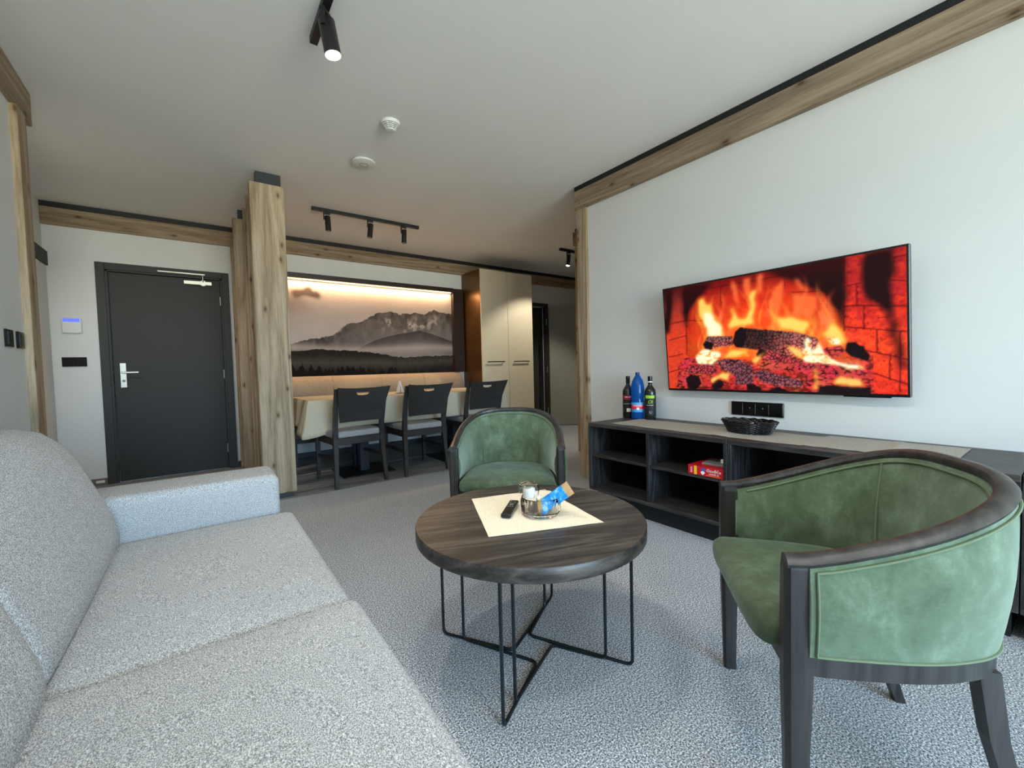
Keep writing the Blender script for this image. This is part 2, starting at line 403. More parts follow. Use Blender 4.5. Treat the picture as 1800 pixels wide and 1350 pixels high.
def segd(X, Y, a, b, asp):
    ax_, ay = a; bx, by = b; dx, dy = (bx - ax_) * asp, by - ay; px, py = (X - ax_) * asp, Y - ay
    t = np.clip((px * dx + py * dy) / (dx * dx + dy * dy + 1e-9), 0, 1)
    return np.hypot(px - t * dx, py - t * dy)
def over(img, mask, col):
    return img * (1 - mask[..., None]) + np.array(col)[None, None, :] * mask[..., None] if not isinstance(col, np.ndarray) else img * (1 - mask[..., None]) + col * mask[..., None]
def to_lin(img):
    i = np.clip(img, 0, 255) / 255.0
    return np.where(i <= 0.04045, i / 12.92, ((i + 0.055) / 1.055) ** 2.4)
def grid_obj(name, W, H, pos, img, mat, parent, **k):
    """W x H colour points, pos(u, v) -> 3D arrays"""
    u, v = np.meshgrid(np.linspace(0, 1, W), np.linspace(0, 1, H)); P = pos(u, v).reshape(-1, 3)
    idx = np.arange(W * H).reshape(H, W)
    q = np.stack([idx[:-1, :-1], idx[:-1, 1:], idx[1:, 1:], idx[1:, :-1]], -1).reshape(-1, 4)
    me = bpy.data.meshes.new(name); me.vertices.add(len(P)); me.vertices.foreach_set('co', P.astype(np.float32).ravel())
    me.loops.add(q.size); me.loops.foreach_set('vertex_index', q.astype(np.int32).ravel())
    me.polygons.add(len(q)); me.polygons.foreach_set('loop_start', np.arange(0, q.size, 4, dtype=np.int32))
    me.update(calc_edges=True)
    ca = me.color_attributes.new('paint', 'FLOAT_COLOR', 'POINT')
    col = np.ones((W * H, 4), np.float32); col[:, :3] = to_lin(img).reshape(-1, 3); ca.data.foreach_set('color', col.ravel())
    me.materials.append(mat); o = bpy.data.objects.new(name, me); C.objects.link(o)
    if parent: o.parent = parent
    return tagit(o, **k)
def voron(W, H, nx, ny, seed, asp):
    """distance to the borders of irregular cells"""
    r = np.random.default_rng(seed); px = (np.arange(nx)[None, :] + r.random((ny, nx))) / nx; py = (np.arange(ny)[:, None] + r.random((ny, nx))) / ny
    u = np.linspace(0, 1, W); v = np.linspace(0, 1, H); U, V = np.meshgrid(u, v)
    ci = np.clip((U * nx).astype(int), 0, nx - 1); cj = np.clip((V * ny).astype(int), 0, ny - 1)
    d1 = np.full(U.shape, 9.0); d2 = np.full(U.shape, 9.0)
    for dj in (-1, 0, 1):
        for di in (-1, 0, 1):
            a = np.clip(ci + di, 0, nx - 1); b = np.clip(cj + dj, 0, ny - 1)
            d = np.hypot((U - px[b, a]) * nx, (V - py[b, a]) * ny)
            m = d < d1; d2 = np.where(m, d1, np.minimum(d2, d)); d1 = np.where(m, d, d1)
    return d2 - d1
TVS = {'dark': [[(0.113, 0.996), (0.279, 0.993), (0.202, 0.889), (0.148, 0.786), (0.122, 0.584), (0.115, 0.675)], [(0.533, 1.004), (0.819, 0.999), (0.81, 0.468), (0.786, 0.632), (0.761, 0.742), (0.69, 0.834), (0.62, 0.917)], [(0.871, 1.005), (0.963, 0.996), (0.956, 0.634), (1.003, 0.167), (0.984, 0.188), (0.942, 0.595), (0.887, 0.673), (0.869, 0.853)], [(0.0, 1.008), (0.053, 1.007), (0.044, 0.811), (0.018, 0.539), (0.001, 0.635)]], 'brick': [[(0.814, 0.794), (0.869, 0.799)], [(0.813, 0.649), (1.004, 0.601)], [(0.811, 0.497), (1.003, 0.431)], [(0.835, 0.341), (1.002, 0.245)], [(0.888, 0.159), (1.0, 0.073)], [(0.963, 0.939), (1.006, 0.942)], [(0.962, 0.789), (1.005, 0.769)], [(0.875, 0.633), (0.873, 0.469)], [(0.951, 0.286), (0.95, 0.104)], [(0.914, 0.451), (0.912, 0.3)], [(0.981, 0.429), (0.978, 0.02)], [(0.854, 0.792), (0.853, 0.638)], [(0.262, 0.942), (0.602, 0.948)], [(0.317, 0.939), (0.314, 0.774)], [(0.602, 0.936), (0.6, 0.838)], [(0.63, 0.802), (0.756, 0.778)], [(0.756, 0.778), (0.755, 0.652)], [(0.035, 0.66), (0.119, 0.674)], [(0.017, 0.492), (0.12, 0.524)], [(0.008, 0.322), (0.093, 0.346)], [(0.175, 0.809), (0.172, 0.663)], [(0.128, 0.672), (0.223, 0.653)], [(0.004, 0.165), (0.09, 0.202)], [(0.815, 0.984), (0.81, 0.468)], [(0.13, 0.968), (0.116, 0.344)]], 'flame_w': [[(0.225, 0.739), (0.257, 0.717), (0.303, 0.581), (0.317, 0.495), (0.236, 0.507), (0.227, 0.652)], [(0.169, 0.332), (0.192, 0.367), (0.226, 0.379), (0.298, 0.343), (0.289, 0.287), (0.256, 0.232), (0.172, 0.244)], [(0.668, 0.438), (0.685, 0.429), (0.689, 0.321), (0.719, 0.395), (0.732, 0.305), (0.761, 0.227), (0.659, 0.244)], [(0.718, 0.318), (0.782, 0.234), (0.869, 0.206), (0.869, 0.176), (0.787, 0.204), (0.683, 0.237)], [(0.749, 0.432), (0.795, 0.402), (0.799, 0.368), (0.762, 0.366)]], 'flame_y': [[(0.193, 0.848), (0.228, 0.881), (0.242, 0.792), (0.267, 0.814), (0.273, 0.7), (0.303, 0.609), (0.321, 0.495), (0.236, 0.507), (0.223, 0.639), (0.194, 0.702)], [(0.341, 0.574), (0.362, 0.666), (0.375, 0.759), (0.391, 0.633), (0.431, 0.638), (0.448, 0.714), (0.443, 0.821), (0.463, 0.867), (0.498, 0.882), (0.472, 0.799), (0.472, 0.656), (0.458, 0.58), (0.401, 0.564), (0.356, 0.551)], [(0.55, 0.645), (0.597, 0.597), (0.622, 0.611), (0.704, 0.557), (0.686, 0.513), (0.662, 0.463), (0.626, 0.487), (0.577, 0.514)], [(0.719, 0.448), (0.753, 0.49), (0.77, 0.544), (0.801, 0.493), (0.826, 0.376), (0.794, 0.362), (0.762, 0.36), (0.747, 0.432)], [(0.297, 0.287), (0.353, 0.373), (0.455, 0.356), (0.397, 0.307)], [(0.77, 0.098), (0.792, 0.127), (0.858, 0.099), (0.865, 0.048), (0.78, 0.058)], [(0.446, 0.264), (0.526, 0.349), (0.495, 0.28), (0.46, 0.223)], [(0.691, 0.212), (0.716, 0.14), (0.722, 0.068), (0.706, 0.005), (0.691, 0.013), (0.707, 0.104)], [(0.6, 0.379), (0.661, 0.348), (0.671, 0.262), (0.624, 0.29)], [(0.819, 0.252), (0.886, 0.223), (0.844, 0.222)], [(0.237, 0.096), (0.295, 0.16), (0.349, 0.145), (0.324, 0.075), (0.286, 0.11), (0.244, 0.045)]], 'flame_o': [[(0.364, 1.006), (0.393, 0.942), (0.404, 0.725), (0.376, 0.799)], [(0.422, 0.972), (0.454, 0.974), (0.461, 0.763), (0.434, 0.823)], [(0.486, 0.989), (0.513, 0.993), (0.507, 0.815), (0.49, 0.859)], [(0.529, 0.745), (0.57, 0.885), (0.595, 0.926), (0.586, 0.73), (0.566, 0.635)], [(0.644, 0.921), (0.681, 0.825), (0.666, 0.805), (0.646, 0.86)], [(0.63, 0.792), (0.717, 0.755), (0.704, 0.605), (0.646, 0.618)], [(0.437, 0.144), (0.505, 0.077), (0.577, 0.027), (0.45, 0.037)]], 'ember': [[(0.494, 0.248), (0.659, 0.236), (0.863, 0.188), (0.885, 0.126), (0.863, 0.093), (0.681, 0.146), (0.493, 0.179)], [(0.723, 0.329), (0.794, 0.362), (0.814, 0.32), (0.798, 0.265), (0.74, 0.293)], [(0.042, 0.134), (0.098, 0.148), (0.131, 0.012), (0.048, 0.01)], [(0.657, 0.092), (0.765, 0.127), (0.764, 0.057), (0.657, 0.042)], [(0.092, 0.301), (0.173, 0.31), (0.136, 0.223), (0.09, 0.179)]], 'log': [[(0.369, 0.433), (0.378, 0.513), (0.401, 0.557), (0.626, 0.484), (0.719, 0.422), (0.712, 0.319), (0.66, 0.275), (0.574, 0.291), (0.496, 0.349), (0.398, 0.382)], [(0.21, 0.424), (0.236, 0.5), (0.363, 0.488), (0.369, 0.406), (0.275, 0.395), (0.23, 0.371)], [(0.471, 0.315), (0.489, 0.366), (0.536, 0.335), (0.659, 0.263), (0.659, 0.236), (0.56, 0.241), (0.495, 0.258)], [(0.273, 0.267), (0.328, 0.285), (0.396, 0.273), (0.452, 0.21), (0.45, 0.05), (0.362, 0.048), (0.371, 0.131), (0.303, 0.188)], [(0.444, 0.157), (0.493, 0.179), (0.578, 0.129), (0.66, 0.092), (0.651, 0.036), (0.577, 0.038), (0.492, 0.077)], [(0.094, 0.171), (0.154, 0.237), (0.28, 0.238), (0.272, 0.153), (0.134, 0.148)], [(0.647, 0.227), (0.728, 0.232), (0.73, 0.187), (0.664, 0.183)], [(0.766, 0.203), (0.792, 0.139), (0.776, 0.127)]], 'black': [[(0.365, 0.433), (0.378, 0.527), (0.404, 0.556), (0.429, 0.532), (0.429, 0.452), (0.405, 0.381), (0.376, 0.391)], [(0.812, 0.321), (0.818, 0.377), (0.84, 0.376), (0.87, 0.343), (0.891, 0.28), (0.889, 0.236), (0.864, 0.249), (0.829, 0.274)], [(0.208, 0.424), (0.231, 0.464), (0.264, 0.439), (0.259, 0.382), (0.23, 0.368)], [(0.102, 0.103), (0.134, 0.14), (0.178, 0.125), (0.189, 0.059), (0.167, 0.003), (0.118, 0.001)], [(0.245, 0.045), (0.269, 0.096), (0.297, 0.089), (0.307, 0.047), (0.292, 0.004), (0.255, 0.002)], [(0.471, 0.315), (0.489, 0.366), (0.513, 0.35), (0.516, 0.318), (0.495, 0.293), (0.478, 0.291)], [(0.421, 0.056), (0.45, 0.057), (0.484, 0.024), (0.484, -0.005), (0.42, 0.002)], [(0.514, -0.003), (0.558, 0.04), (0.608, -0.004)], [(0.717, 0.044), (0.764, 0.057), (0.891, 0.044), (0.893, -0.004), (0.714, -0.001)]]}
MUR = {'ridge': [(0.843, 1.335), (1.056, 1.394), (1.29, 1.441), (1.401, 1.495), (1.467, 1.587), (1.646, 1.62), (1.78, 1.705), (1.89, 1.751), (2.043, 1.773), (2.17, 1.739), (2.229, 1.762), (2.317, 1.755), (2.378, 1.77), (2.515, 1.757), (2.644, 1.831), (2.755, 1.799), (2.92, 1.788)], 'far': [(0.843, 1.335), (1.056, 1.394), (1.29, 1.428), (1.441, 1.56), (1.543, 1.61), (1.645, 1.607)], 'hill': [(1.528, 1.239), (1.687, 1.332), (1.849, 1.409), (2.131, 1.48), (2.43, 1.534), (2.679, 1.474), (2.907, 1.399)], 'shoulder': [(1.166, 1.289), (1.337, 1.404), (1.54, 1.525), (1.779, 1.679), (2.036, 1.582), (2.365, 1.424)], 'forest': [(0.84, 1.249), (1.166, 1.275), (1.529, 1.258), (1.789, 1.232), (2.063, 1.185), (2.236, 1.168), (2.479, 1.183), (2.916, 1.193)], 'trees': [(0.831, 1.028), (0.951, 1.038), (1.085, 0.997), (1.273, 1.005), (1.518, 0.985), (1.778, 0.965), (2.055, 0.97), (2.908, 0.947)], 'cloud': [(0.835, 1.918), (0.923, 1.954), (1.034, 1.964), (1.123, 1.93), (1.178, 1.877), (1.075, 1.87), (0.964, 1.893), (0.853, 1.824)]}

# ------------------------------------------------------------------ room shell
XL, XR, YB, ZC = -0.72, 2.74, 5.434, 2.56
XH, XF = -1.08, 6.3
fl = empty('floor', kind='structure')
MB().box(XH - 0.1, XF, YF - 0.1, 3.745, -0.1, 0.0).box(3.11, XF, 3.745, YB + 0.1, -0.1, 0.0).obj('carpet', m_carpet, fl)
random.seed(3)
pl_w, pl_l = 0.198, 1.28
row = 0; y = 3.749
MB().box(XH - 0.1, 3.11, 3.745, YB + 0.1, -0.1, -0.004).obj('subfloor', m_basedark, fl)
while y < YB:
    x = XH - random.random() * 0.9
    y1 = min(y + pl_w - 0.002, YB + 0.02)
    while x < 3.11:
        xa, xb = max(x, XH - 0.02), min(x + pl_l - 0.002, 3.108)
        if xb > xa + 0.02:
            MB().box(-(xb - xa) / 2, (xb - xa) / 2, y - (y + y1) / 2, y1 - (y + y1) / 2, -0.004, 0.0).obj('plank', m_vinyl, fl, loc=((xa + xb) / 2, (y + y1) / 2, 0.0))
        x += pl_l
    y += pl_w
MB().box(XH, 3.11, 4.536, 4.548, 0.0, 0.0015).obj('joint_strip', plain('pale_joint_strip', rgb(190, 180, 176), 0.4), fl)
MB().box(XH - 0.1, XF + 0.1, YF - 0.1, YB + 0.2, ZC, ZC + 0.1).obj('ceiling', m_ceil, kind='structure')
T = 0.12
# back wall with two door openings (entrance x -0.69..0.21, far door x 3.86..4.70)
MB().box(XH - 0.1, -0.69, YB, YB + T, 0, ZC).box(-0.69, 0.21, YB, YB + T, 2.01, ZC).box(0.21, 3.86, YB, YB + T, 0, ZC) \
    .box(3.86, 4.70, YB, YB + T, 2.0, ZC).box(4.70, XF, YB, YB + T, 0, ZC).obj('wall_back', m_wall, kind='structure')
MB().box(3.80, 4.76, YB + T, YB + 1.2, -0.1, 0).box(3.80, 4.76, YB + T, YB + 1.2, 2.2, 2.3).box(3.76, 3.82, YB + T, YB + 1.2, 0, 2.2) \
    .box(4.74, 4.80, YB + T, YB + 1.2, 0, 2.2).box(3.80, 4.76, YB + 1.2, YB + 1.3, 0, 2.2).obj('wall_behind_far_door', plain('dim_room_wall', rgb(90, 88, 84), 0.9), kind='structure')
MB().box(XL - T, XL, YF, 3.335, 0, ZC).box(XH - 0.1, XL - T, 3.215, 3.335, 0, ZC).obj('wall_left', m_wall, kind='structure')
MB().box(XH - 0.1, XH, 3.335, YB + T, 0, ZC).obj('wall_hall', m_wall, kind='structure')
MB().box(XR, XR + 0.20, YF, 2.59, 0, ZC).obj('wall_right', m_wall, kind='structure')
MB().box(XR + 0.20, XF, 2.47, 2.59, 0, ZC).box(XF, XF + T, 2.47, YB + T, 0, ZC).obj('wall_far_right', m_wall, kind='structure')
x0, x1, z0, z1 = WIN
MB().box(XL - T, x0, YF - T, YF, 0, ZC).box(x1, XR + T, YF - T, YF, 0, ZC).box(x0, x1, YF - T, YF, z1, ZC).box(x0, x1, YF - T, YF, 0, z0).obj('wall_front', m_wall, kind='structure')
wn = empty('window_1', (0, 0, 0), kind='structure')
f = MB()
for xa in (x0, (x0 + x1) / 2 - 0.04, x1 - 0.07): f.box(xa, xa + 0.07, YF - 0.10, YF - 0.04, z0, z1)
f.box(x0, x1, YF - 0.10, YF - 0.04, z0, z0 + 0.07).box(x0, x1, YF - 0.10, YF - 0.04, z1 - 0.07, z1)
f.obj('window_frame', m_doorframe, wn)

# beams, black shadow-gap strips, posts
def trim(n, mb, mat, **k): return mb.obj('trim_%d' % n, mat, kind='structure', **k)
trim(1, MB().box(XH, XF, YB - 0.022, YB, 2.358, 2.512, 0.003), m_pale_x)
trim(2, MB().box(XH, XF, YB - 0.021, YB, 2.512, ZC), m_black)
trim(3, MB().box(XR - 0.04, XR + 0.20, YF, 2.70, 2.362, 2.520, 0.003), m_pale_y)
trim(4, MB().box(XR - 0.038, XR + 0.18, YF, 2.695, 2.520, ZC), m_black)
trim(5, MB().box(XR - 0.03, XR + 0.20, 2.575, 2.685, 0, 2.362, 0.003), m_pale_z)
trim(6, MB().box(XL, XL + 0.028, YF, 3.455, 2.385, ZC, 0.003).box(XL - T, XL + 0.001, 3.336, 3.455, 2.385, ZC), m_pale_y)
trim(7, MB().box(XL - T, XL + 0.03, 3.20, 3.338, 0, 2.385, 0.003), m_pale_z)
trim(8, MB().box(3.545, 3.72, 3.40, 3.55, 0, 2.372, 0.003), m_pale_z)
trim(9, MB().box(3.49, XF, 3.40, 3.52, 2.372, 2.525, 0.003), m_pale_x)
trim(10, MB().box(3.51, XF, 3.42, 3.50, 2.525, ZC), m_black)
trim(11, MB().box(0.30, 0.40, YB - 0.03, YB, 0.0, 2.358, 0.003), m_pale_z)
trim(12, MB().box(XH, XH + 0.03, 4.2, YB - 0.001, 2.0, 2.12), m_black)
MB().box(XH, XH + 0.018, 4.2, YB - 0.012, 0.06, 2.0, 0.002).obj('trim_13', m_wall, kind='structure')
bb = MB().box(XH, -0.757, YB - 0.012, YB, 0, 0.062, 0.002)
bb.obj('baseboard_hall', m_baseboard, kind='structure')
MB().box(-0.835, -0.775, YB - 0.0145, YB - 0.011, 0.022, 0.045).obj('door_stop_plate', m_white, label='small pale plate on the taupe baseboard left of the entrance door', cat='plate')
MB().box(0.275, 0.302, YB - 0.012, YB, 0, 0.062, 0.002).box(0.40, 3.10, YB - 0.012, YB, 0, 0.062, 0.002).box(4.765, XF, YB - 0.012, YB, 0, 0.05, 0.002).obj('baseboard_back', m_basedark, kind='structure')
MB().box(XL, XL + 0.012, YF, 3.2, 0, 0.06).obj('baseboard_left', m_baseboard, kind='structure')

# entrance door
d = empty('door_1', (-0.24, YB, 0), kind='structure')
fx0, fx1 = -0.754 + 0.24, 0.272 + 0.24; ix0, ix1 = -0.690 + 0.24, 0.210 + 0.24
fr = MB().box(fx0, ix0, -0.018, 0.0, 0, 2.072, 0.002).box(ix1, fx1, -0.018, 0.0, 0, 2.072, 0.002).box(ix0, ix1, -0.018, 0.0, 2.010, 2.072, 0.002)
fr.box(ix0, ix0 + 0.016, 0.0, 0.10, 0, 2.01).box(ix1 - 0.016, ix1, 0.0, 0.10, 0, 2.01).box(ix0, ix1, 0.0, 0.10, 1.996, 2.01)
fr.obj('door_frame', m_doorframe, d)
sl = MB().box(ix0 + 0.022, ix1 - 0.018, 0.018, 0.062, 0.004, 1.992, 0.002).obj('door_leaf', m_door, d)
MB().box(ix0 + 0.018, ix1 - 0.016, 0.062, 0.10, 0.0, 2.0).obj('door_rebate', m_black, d)
hp = MB().box(-0.388, -0.340, 0.008, 0.018, 0.90, 1.136, 0.003).obj('handle_plate', m_steel, sl)
MB().cyl((-0.362, 0.012, 1.045), (-0.362, -0.045, 1.045), 0.010).box(-0.372, -0.245, -0.052, -0.036, 1.036, 1.054, 0.004).obj('door_handle', m_steel, sl)
MB().cyl((-0.362, 0.009, 0.965), (-0.362, 0.002, 0.965), 0.012).obj('lock_cylinder', m_grey, sl)
cl = MB().box(0.13, 0.365, -0.030, 0.018, 1.925, 1.965, 0.004).cyl((0.29, -0.031, 1.945), (0.29, 0.0, 1.945), 0.028).obj('door_closer', m_steel, d)
MB().box(-0.070, 0.31, -0.040, -0.026, 2.022, 2.038, 0.003).xform(lambda p: Vector((p.x, p.y, p.z - 0.06 * 0))).obj('closer_arm', m_steel, d)
MB().cyl((0.29, -0.03, 1.955), (0.29, -0.03, 2.03), 0.007).obj('closer_pivot', m_steel, d)
for hz in (1.774, 1.007, 0.221): MB().cyl((ix1 - 0.020, -0.004, hz - 0.045), (ix1 - 0.020, -0.004, hz + 0.045), 0.007).obj('hinge', m_steel, d)

# far door, opened into the room
d = empty('door_2', (4.28, YB, 0), kind='structure')
MB().box(-0.48, -0.42, -0.018, 0, 0, 2.056).box(0.42, 0.481, -0.018, 0, 0, 2.056).box(-0.42, 0.42, -0.018, 0, 2.0, 2.056) \
    .box(0.405, 0.42, 0, 0.12, 0, 2.0).box(-0.42, -0.405, 0, 0.12, 0, 2.0).obj('door_frame', m_doorframe, d)
MB().box(0.385, 0.392, 0.02, 0.024, 0, 1.98).obj('door_seal', m_white, d)
lf = MB().box(0.0, 0.86, -0.04, 0.0, 0.008, 2.0, 0.002).obj('door_leaf', m_door2, d); lf.location = (0.50, -0.01, 0); lf.rotation_euler = (0, 0, math.radians(-43))
MB().cyl((0.79, -0.04, 1.05), (0.79, -0.09, 1.05), 0.009).box(0.68, 0.80, -0.098, -0.082, 1.042, 1.058, 0.003).obj('door_handle', m_blackmetal, lf)
for hz in (1.75, 0.95, 0.25): MB().cyl((0.43, -0.024, hz - 0.05), (0.43, -0.024, hz + 0.05), 0.007).obj('hinge', m_steel, d)

# ------------------------------------------------------------------ partition of upright boards
def board(xa, xb, ya, yb, label):
    o = empty('partition_board', ((xa + xb) / 2, (ya + yb) / 2, 0), label=label, cat='board', group='upright oak boards of the room divider')
    wx, wy = (xb - xa) / 2, (yb - ya) / 2
    MB().box(-wx, wx, -wy, wy, 0.040, 2.472, 0.004).obj('board_body', m_pale_z, o)
    MB().box(-wx + 0.045, wx - 0.018, -wy + 0.012, wy - 0.012, 2.472, ZC - 0.001).obj('top_mount', m_basedark, o)
    MB().box(-wx + 0.03, wx - 0.03, -wy + 0.012, wy - 0.012, 0.0, 0.040).obj('plinth', m_basedark, o)
board(0.350, 0.585, 3.795, 3.895, 'widest looking knotty oak board at the near end of the room divider, beside the sofa arm')
board(0.352, 0.585, 4.12, 4.18, 'thin edge of the oak divider board directly behind the nearest one')
board(0.355, 0.585, 4.46, 4.52, 'thin edge of the oak divider board third from the sofa arm')
board(0.293, 0.585, 4.78, 4.86, 'oak divider board at the entrance door end, black mount on top')

# ------------------------------------------------------------------ mural with LED frame
mu = empty('mountain_mural', (1.76, YB, 0.955), label='large grey mountain landscape mural in dark lit frame above the bench', cat='mural')
W, H = 470, 230
MX0, MX1, MZ0, MZ1 = 0.60, 2.927, 0.955, 2.080
def paint_mural():
    u, v = np.meshgrid(np.linspace(0, 1, W), np.linspace(0, 1, H)); X = MX0 + u * (MX1 - MX0); Z = MZ0 + v * (MZ1 - MZ0)
    n = fbm(W, H, 5, 4, 11); n2 = fbm(W, H, 26, 14, 31); nf = fbm(W, H, 60, 36, 51)
    sky = np.stack([150 + 26 * n, 140 + 24 * n, 136 + 22 * n], -1)
    sky += (np.clip((1.75 - Z) / 0.5, 0, 1) * 26)[..., None]
    sky = over(sky, np.clip((0.95 - X) / 0.5, 0, 1) * 0.25, (110, 98, 92))
    img = sky
    cl = blur(inpoly(X + (n2 - 0.5) * 0.16, Z + (n2 - 0.5) * 0.12, MUR['cloud']), 4); img = over(img, np.clip(cl * 1.2, 0, 0.85), (66, 55, 52))
    cl2 = blur(((X < 1.06 + (n2 - 0.5) * 0.3) & (Z > 1.72 + (n - 0.5) * 0.2) & (Z < 1.95)).astype(float), 14); img = over(img, cl2 * 0.45, (96, 82, 78))
    def below(line, jit=0.0, s=None):
        xs = [p[0] for p in line]; zs = [p[1] for p in line]; zl = np.interp(X, xs, zs)
        return (Z < zl + (jit * ((nf if s is None else s) - 0.5))).astype(float)
    img = over(img, below(MUR['far'], 0.03) * (X < 1.66), np.stack([118 + 20 * n2, 108 + 18 * n2, 104 + 16 * n2], -1))
    rid = below(MUR['ridge'], 0.04)
    shade = fbm(W, H, 34, 9, 77); sh2 = vnoise(W, H, 90, 22, 5)
    zl = np.interp(X, [p[0] for p in MUR['ridge']], [p[1] for p in MUR['ridge']])
    dpt = np.clip((zl - Z) / 0.35, 0, 1)
    base = 78 + 46 * dpt + (shade - 0.5) * 70 * (1 - dpt * 0.6) + (sh2 - 0.5) * 26 * (1 - dpt)
    snow = np.clip((fbm(W, H, 46, 16, 91) - 0.53) * 9, 0, 1) * np.clip((X - 1.75) / 0.2, 0, 1) * np.clip((2.75 - X) / 0.1, 0, 1) * np.clip(1 - abs(dpt - 0.45) * 2.4, 0, 1)
    base = base + snow * 70
    img = over(img, rid, np.stack([base, base * 0.94, base * 0.91], -1))
    sm = below(MUR['shoulder'], 0.02) * 0.45; img = over(img, blur(sm, 1), np.stack([96 + 30 * n2, 88 + 28 * n2, 84 + 27 * n2], -1))
    hl = below(MUR['hill'], 0.015) * (X > 1.5); zh = np.interp(X, [p[0] for p in MUR['hill']], [p[1] for p in MUR['hill']]); dh = np.clip((zh - Z) / 0.26, 0, 1)
    bh = 74 + 70 * dh ** 1.2 + (shade - 0.5) * 26 * (1 - dh); img = over(img, hl, np.stack([bh, bh * 0.93, bh * 0.90], -1))
    mist = np.exp(-((Z - (1.285 + 0.02 * np.sin(X * 3))) / 0.055) ** 2) * 0.75; img = over(img, np.clip(mist + (n - 0.5) * 0.2 * (mist > 0.1), 0, 0.85), (186, 172, 162))
    fo = below(MUR['forest'], 0.03); df = np.clip((1.25 - Z) / 0.25, 0, 1)
    bf = 40 + 34 * np.exp(-((Z - 1.08 - 0.05 * n) / 0.07) ** 2) + (nf - 0.5) * 16
    img = over(img, fo, np.stack([bf, bf * 0.92, bf * 0.80], -1))
    # dark conifers along the bottom
    r = np.random.default_rng(5); zt = np.full(W, 1.0); xs = np.linspace(MX0, MX1, W)
    top = np.interp(xs, [p[0] for p in MUR['trees']], [p[1] for p in MUR['trees']]) - 0.012; zt = top.copy()
    for k in range(120):
        xc = r.uniform(MX0, MX1); hh = r.uniform(0.02, 0.115) * (1.0 if xc < 2.1 else 0.55); ww = 0.012 + hh * 0.24
        prof = top + hh * (1 - np.abs(xs - xc) / ww) - 0.012 * np.abs(np.sin((xs - xc) * 400)); zt = np.where(np.abs(xs - xc) < ww, np.maximum(zt, prof), zt)
    img = over(img, (Z < zt[None, :]).astype(float) * 0.93, (24, 19, 16))
    return img
grid_obj('mural_print', W, H, lambda u, v: np.stack([MX0 - 1.76 + u * (MX1 - MX0), np.full(u.shape, -0.006), v * (MZ1 - MZ0)], -1), paint_mural(), vcol('mural_paint', 0, 0.75), mu)
MB().box(MX0 - 1.86, MX0 - 1.76, -0.075, 0, 0, 1.185).box(MX1 - 1.76, 3.085 - 1.76, -0.075, 0, 0, 1.185).box(MX0 - 1.76, MX1 - 1.76, -0.085, 0, 1.130, 1.188, 0.003).obj('mural_frame', m_frame, mu)
MB().box(MX0 - 1.74, MX1 - 1.78, -0.050, -0.034, 1.122, 1.1295).obj('led_strip', m_led, mu, label='glowing warm light strip')

# ------------------------------------------------------------------ closet
c = empty('closet', (3.56, 4.92, 0), label='tall two-door cream closet with bronze side standing beside the bench', cat='closet')
hw = 0.45
MB().box(-hw, -hw + 0.02, 0.022, 0.512, 0, 2.36).obj('side_panel', m_bronze, c, label='glossy bronze-brown side panel')
MB().box(hw - 0.02, hw, 0.022, 0.512, 0, 2.36).box(-hw + 0.02, hw - 0.02, 0.022, 0.512, 2.34, 2.36).box(-hw + 0.02, hw - 0.02, 0.022, 0.512, 0, 0.08).box(-hw + 0.02, hw - 0.02, 0.49, 0.512, 0.08, 2.34).obj('carcass', m_cream, c)
for s in (-1, 1):
    a, b = sorted((s * 0.0022, s * (hw - 0.001)))
    dr = MB().box(a, b, 0, 0.020, 0.06, 2.357, 0.0015).obj('closet_door', m_cream, c)
    cx = -0.23 if s < 0 else 0.22
    MB().box(cx - 0.14, cx + 0.14, -0.032, -0.022, 1.078, 1.092, 0.001).box(cx - 0.13, cx - 0.122, -0.024, 0.001, 1.078, 1.092).box(cx + 0.122, cx + 0.13, -0.024, 0.001, 1.078, 1.092).obj('handle', m_blackmetal, dr)

# ------------------------------------------------------------------ wall-mounted bench
b = empty('upholstered_bench', (1.83, YB, 0), label='long upholstered bench with beige padded back along the mural wall', cat='bench')
bx0, bx1 = 0.66 - 1.83, 3.0 - 1.83 + 0.02
MB().box(bx0, bx1, -0.56, -0.05, 0.255, 0.30, 0.004).box(bx0 + 0.05, bx0 + 0.12, -0.5, -0.43, 0, 0.255).box(bx1 - 0.12, bx1 - 0.05, -0.5, -0.43, 0, 0.255).box(bx0 + 0.05, bx0 + 0.12, -0.12, -0.05, 0, 0.255).box(bx1 - 0.12, bx1 - 0.05, -0.12, -0.05, 0, 0.255).obj('bench_frame', m_darkmetalbase, b)
sg = 0.5875
for i in range(4):
    xa = bx0 + i * sg
    MB().rbox(xa + 0.002, xa + sg - 0.002, -0.60, -0.10, 0.302, 0.478, 0.03, n=4, crown=0.008).obj('seat_pad', m_benchd, b, smooth='all', weld=True)
    prof = [(-0.15, 0.45), (-0.185, 0.50), (-0.19, 0.60), (-0.175, 0.72), (-0.15, 0.83), (-0.118, 0.905), (-0.085, 0.940), (-0.05, 0.952), (-0.012, 0.952), (-0.002, 0.94), (-0.002, 0.45)]
    rings = []
    for t, k in ((0, 0.90), (0.006, 0.965), (0.018, 1.0), (0.5, 1.012), (sg - 0.018, 1.0), (sg - 0.006, 0.965), (sg, 0.90)):
        rings.append([(xa + t, -0.06 + (p[0] + 0.06) * k, 0.68 + (p[1] - 0.68) * (1 - (1 - k) * 0.18)) for p in prof])
    MB().loft(rings).obj('back_pad', m_bench, b, smooth=True)

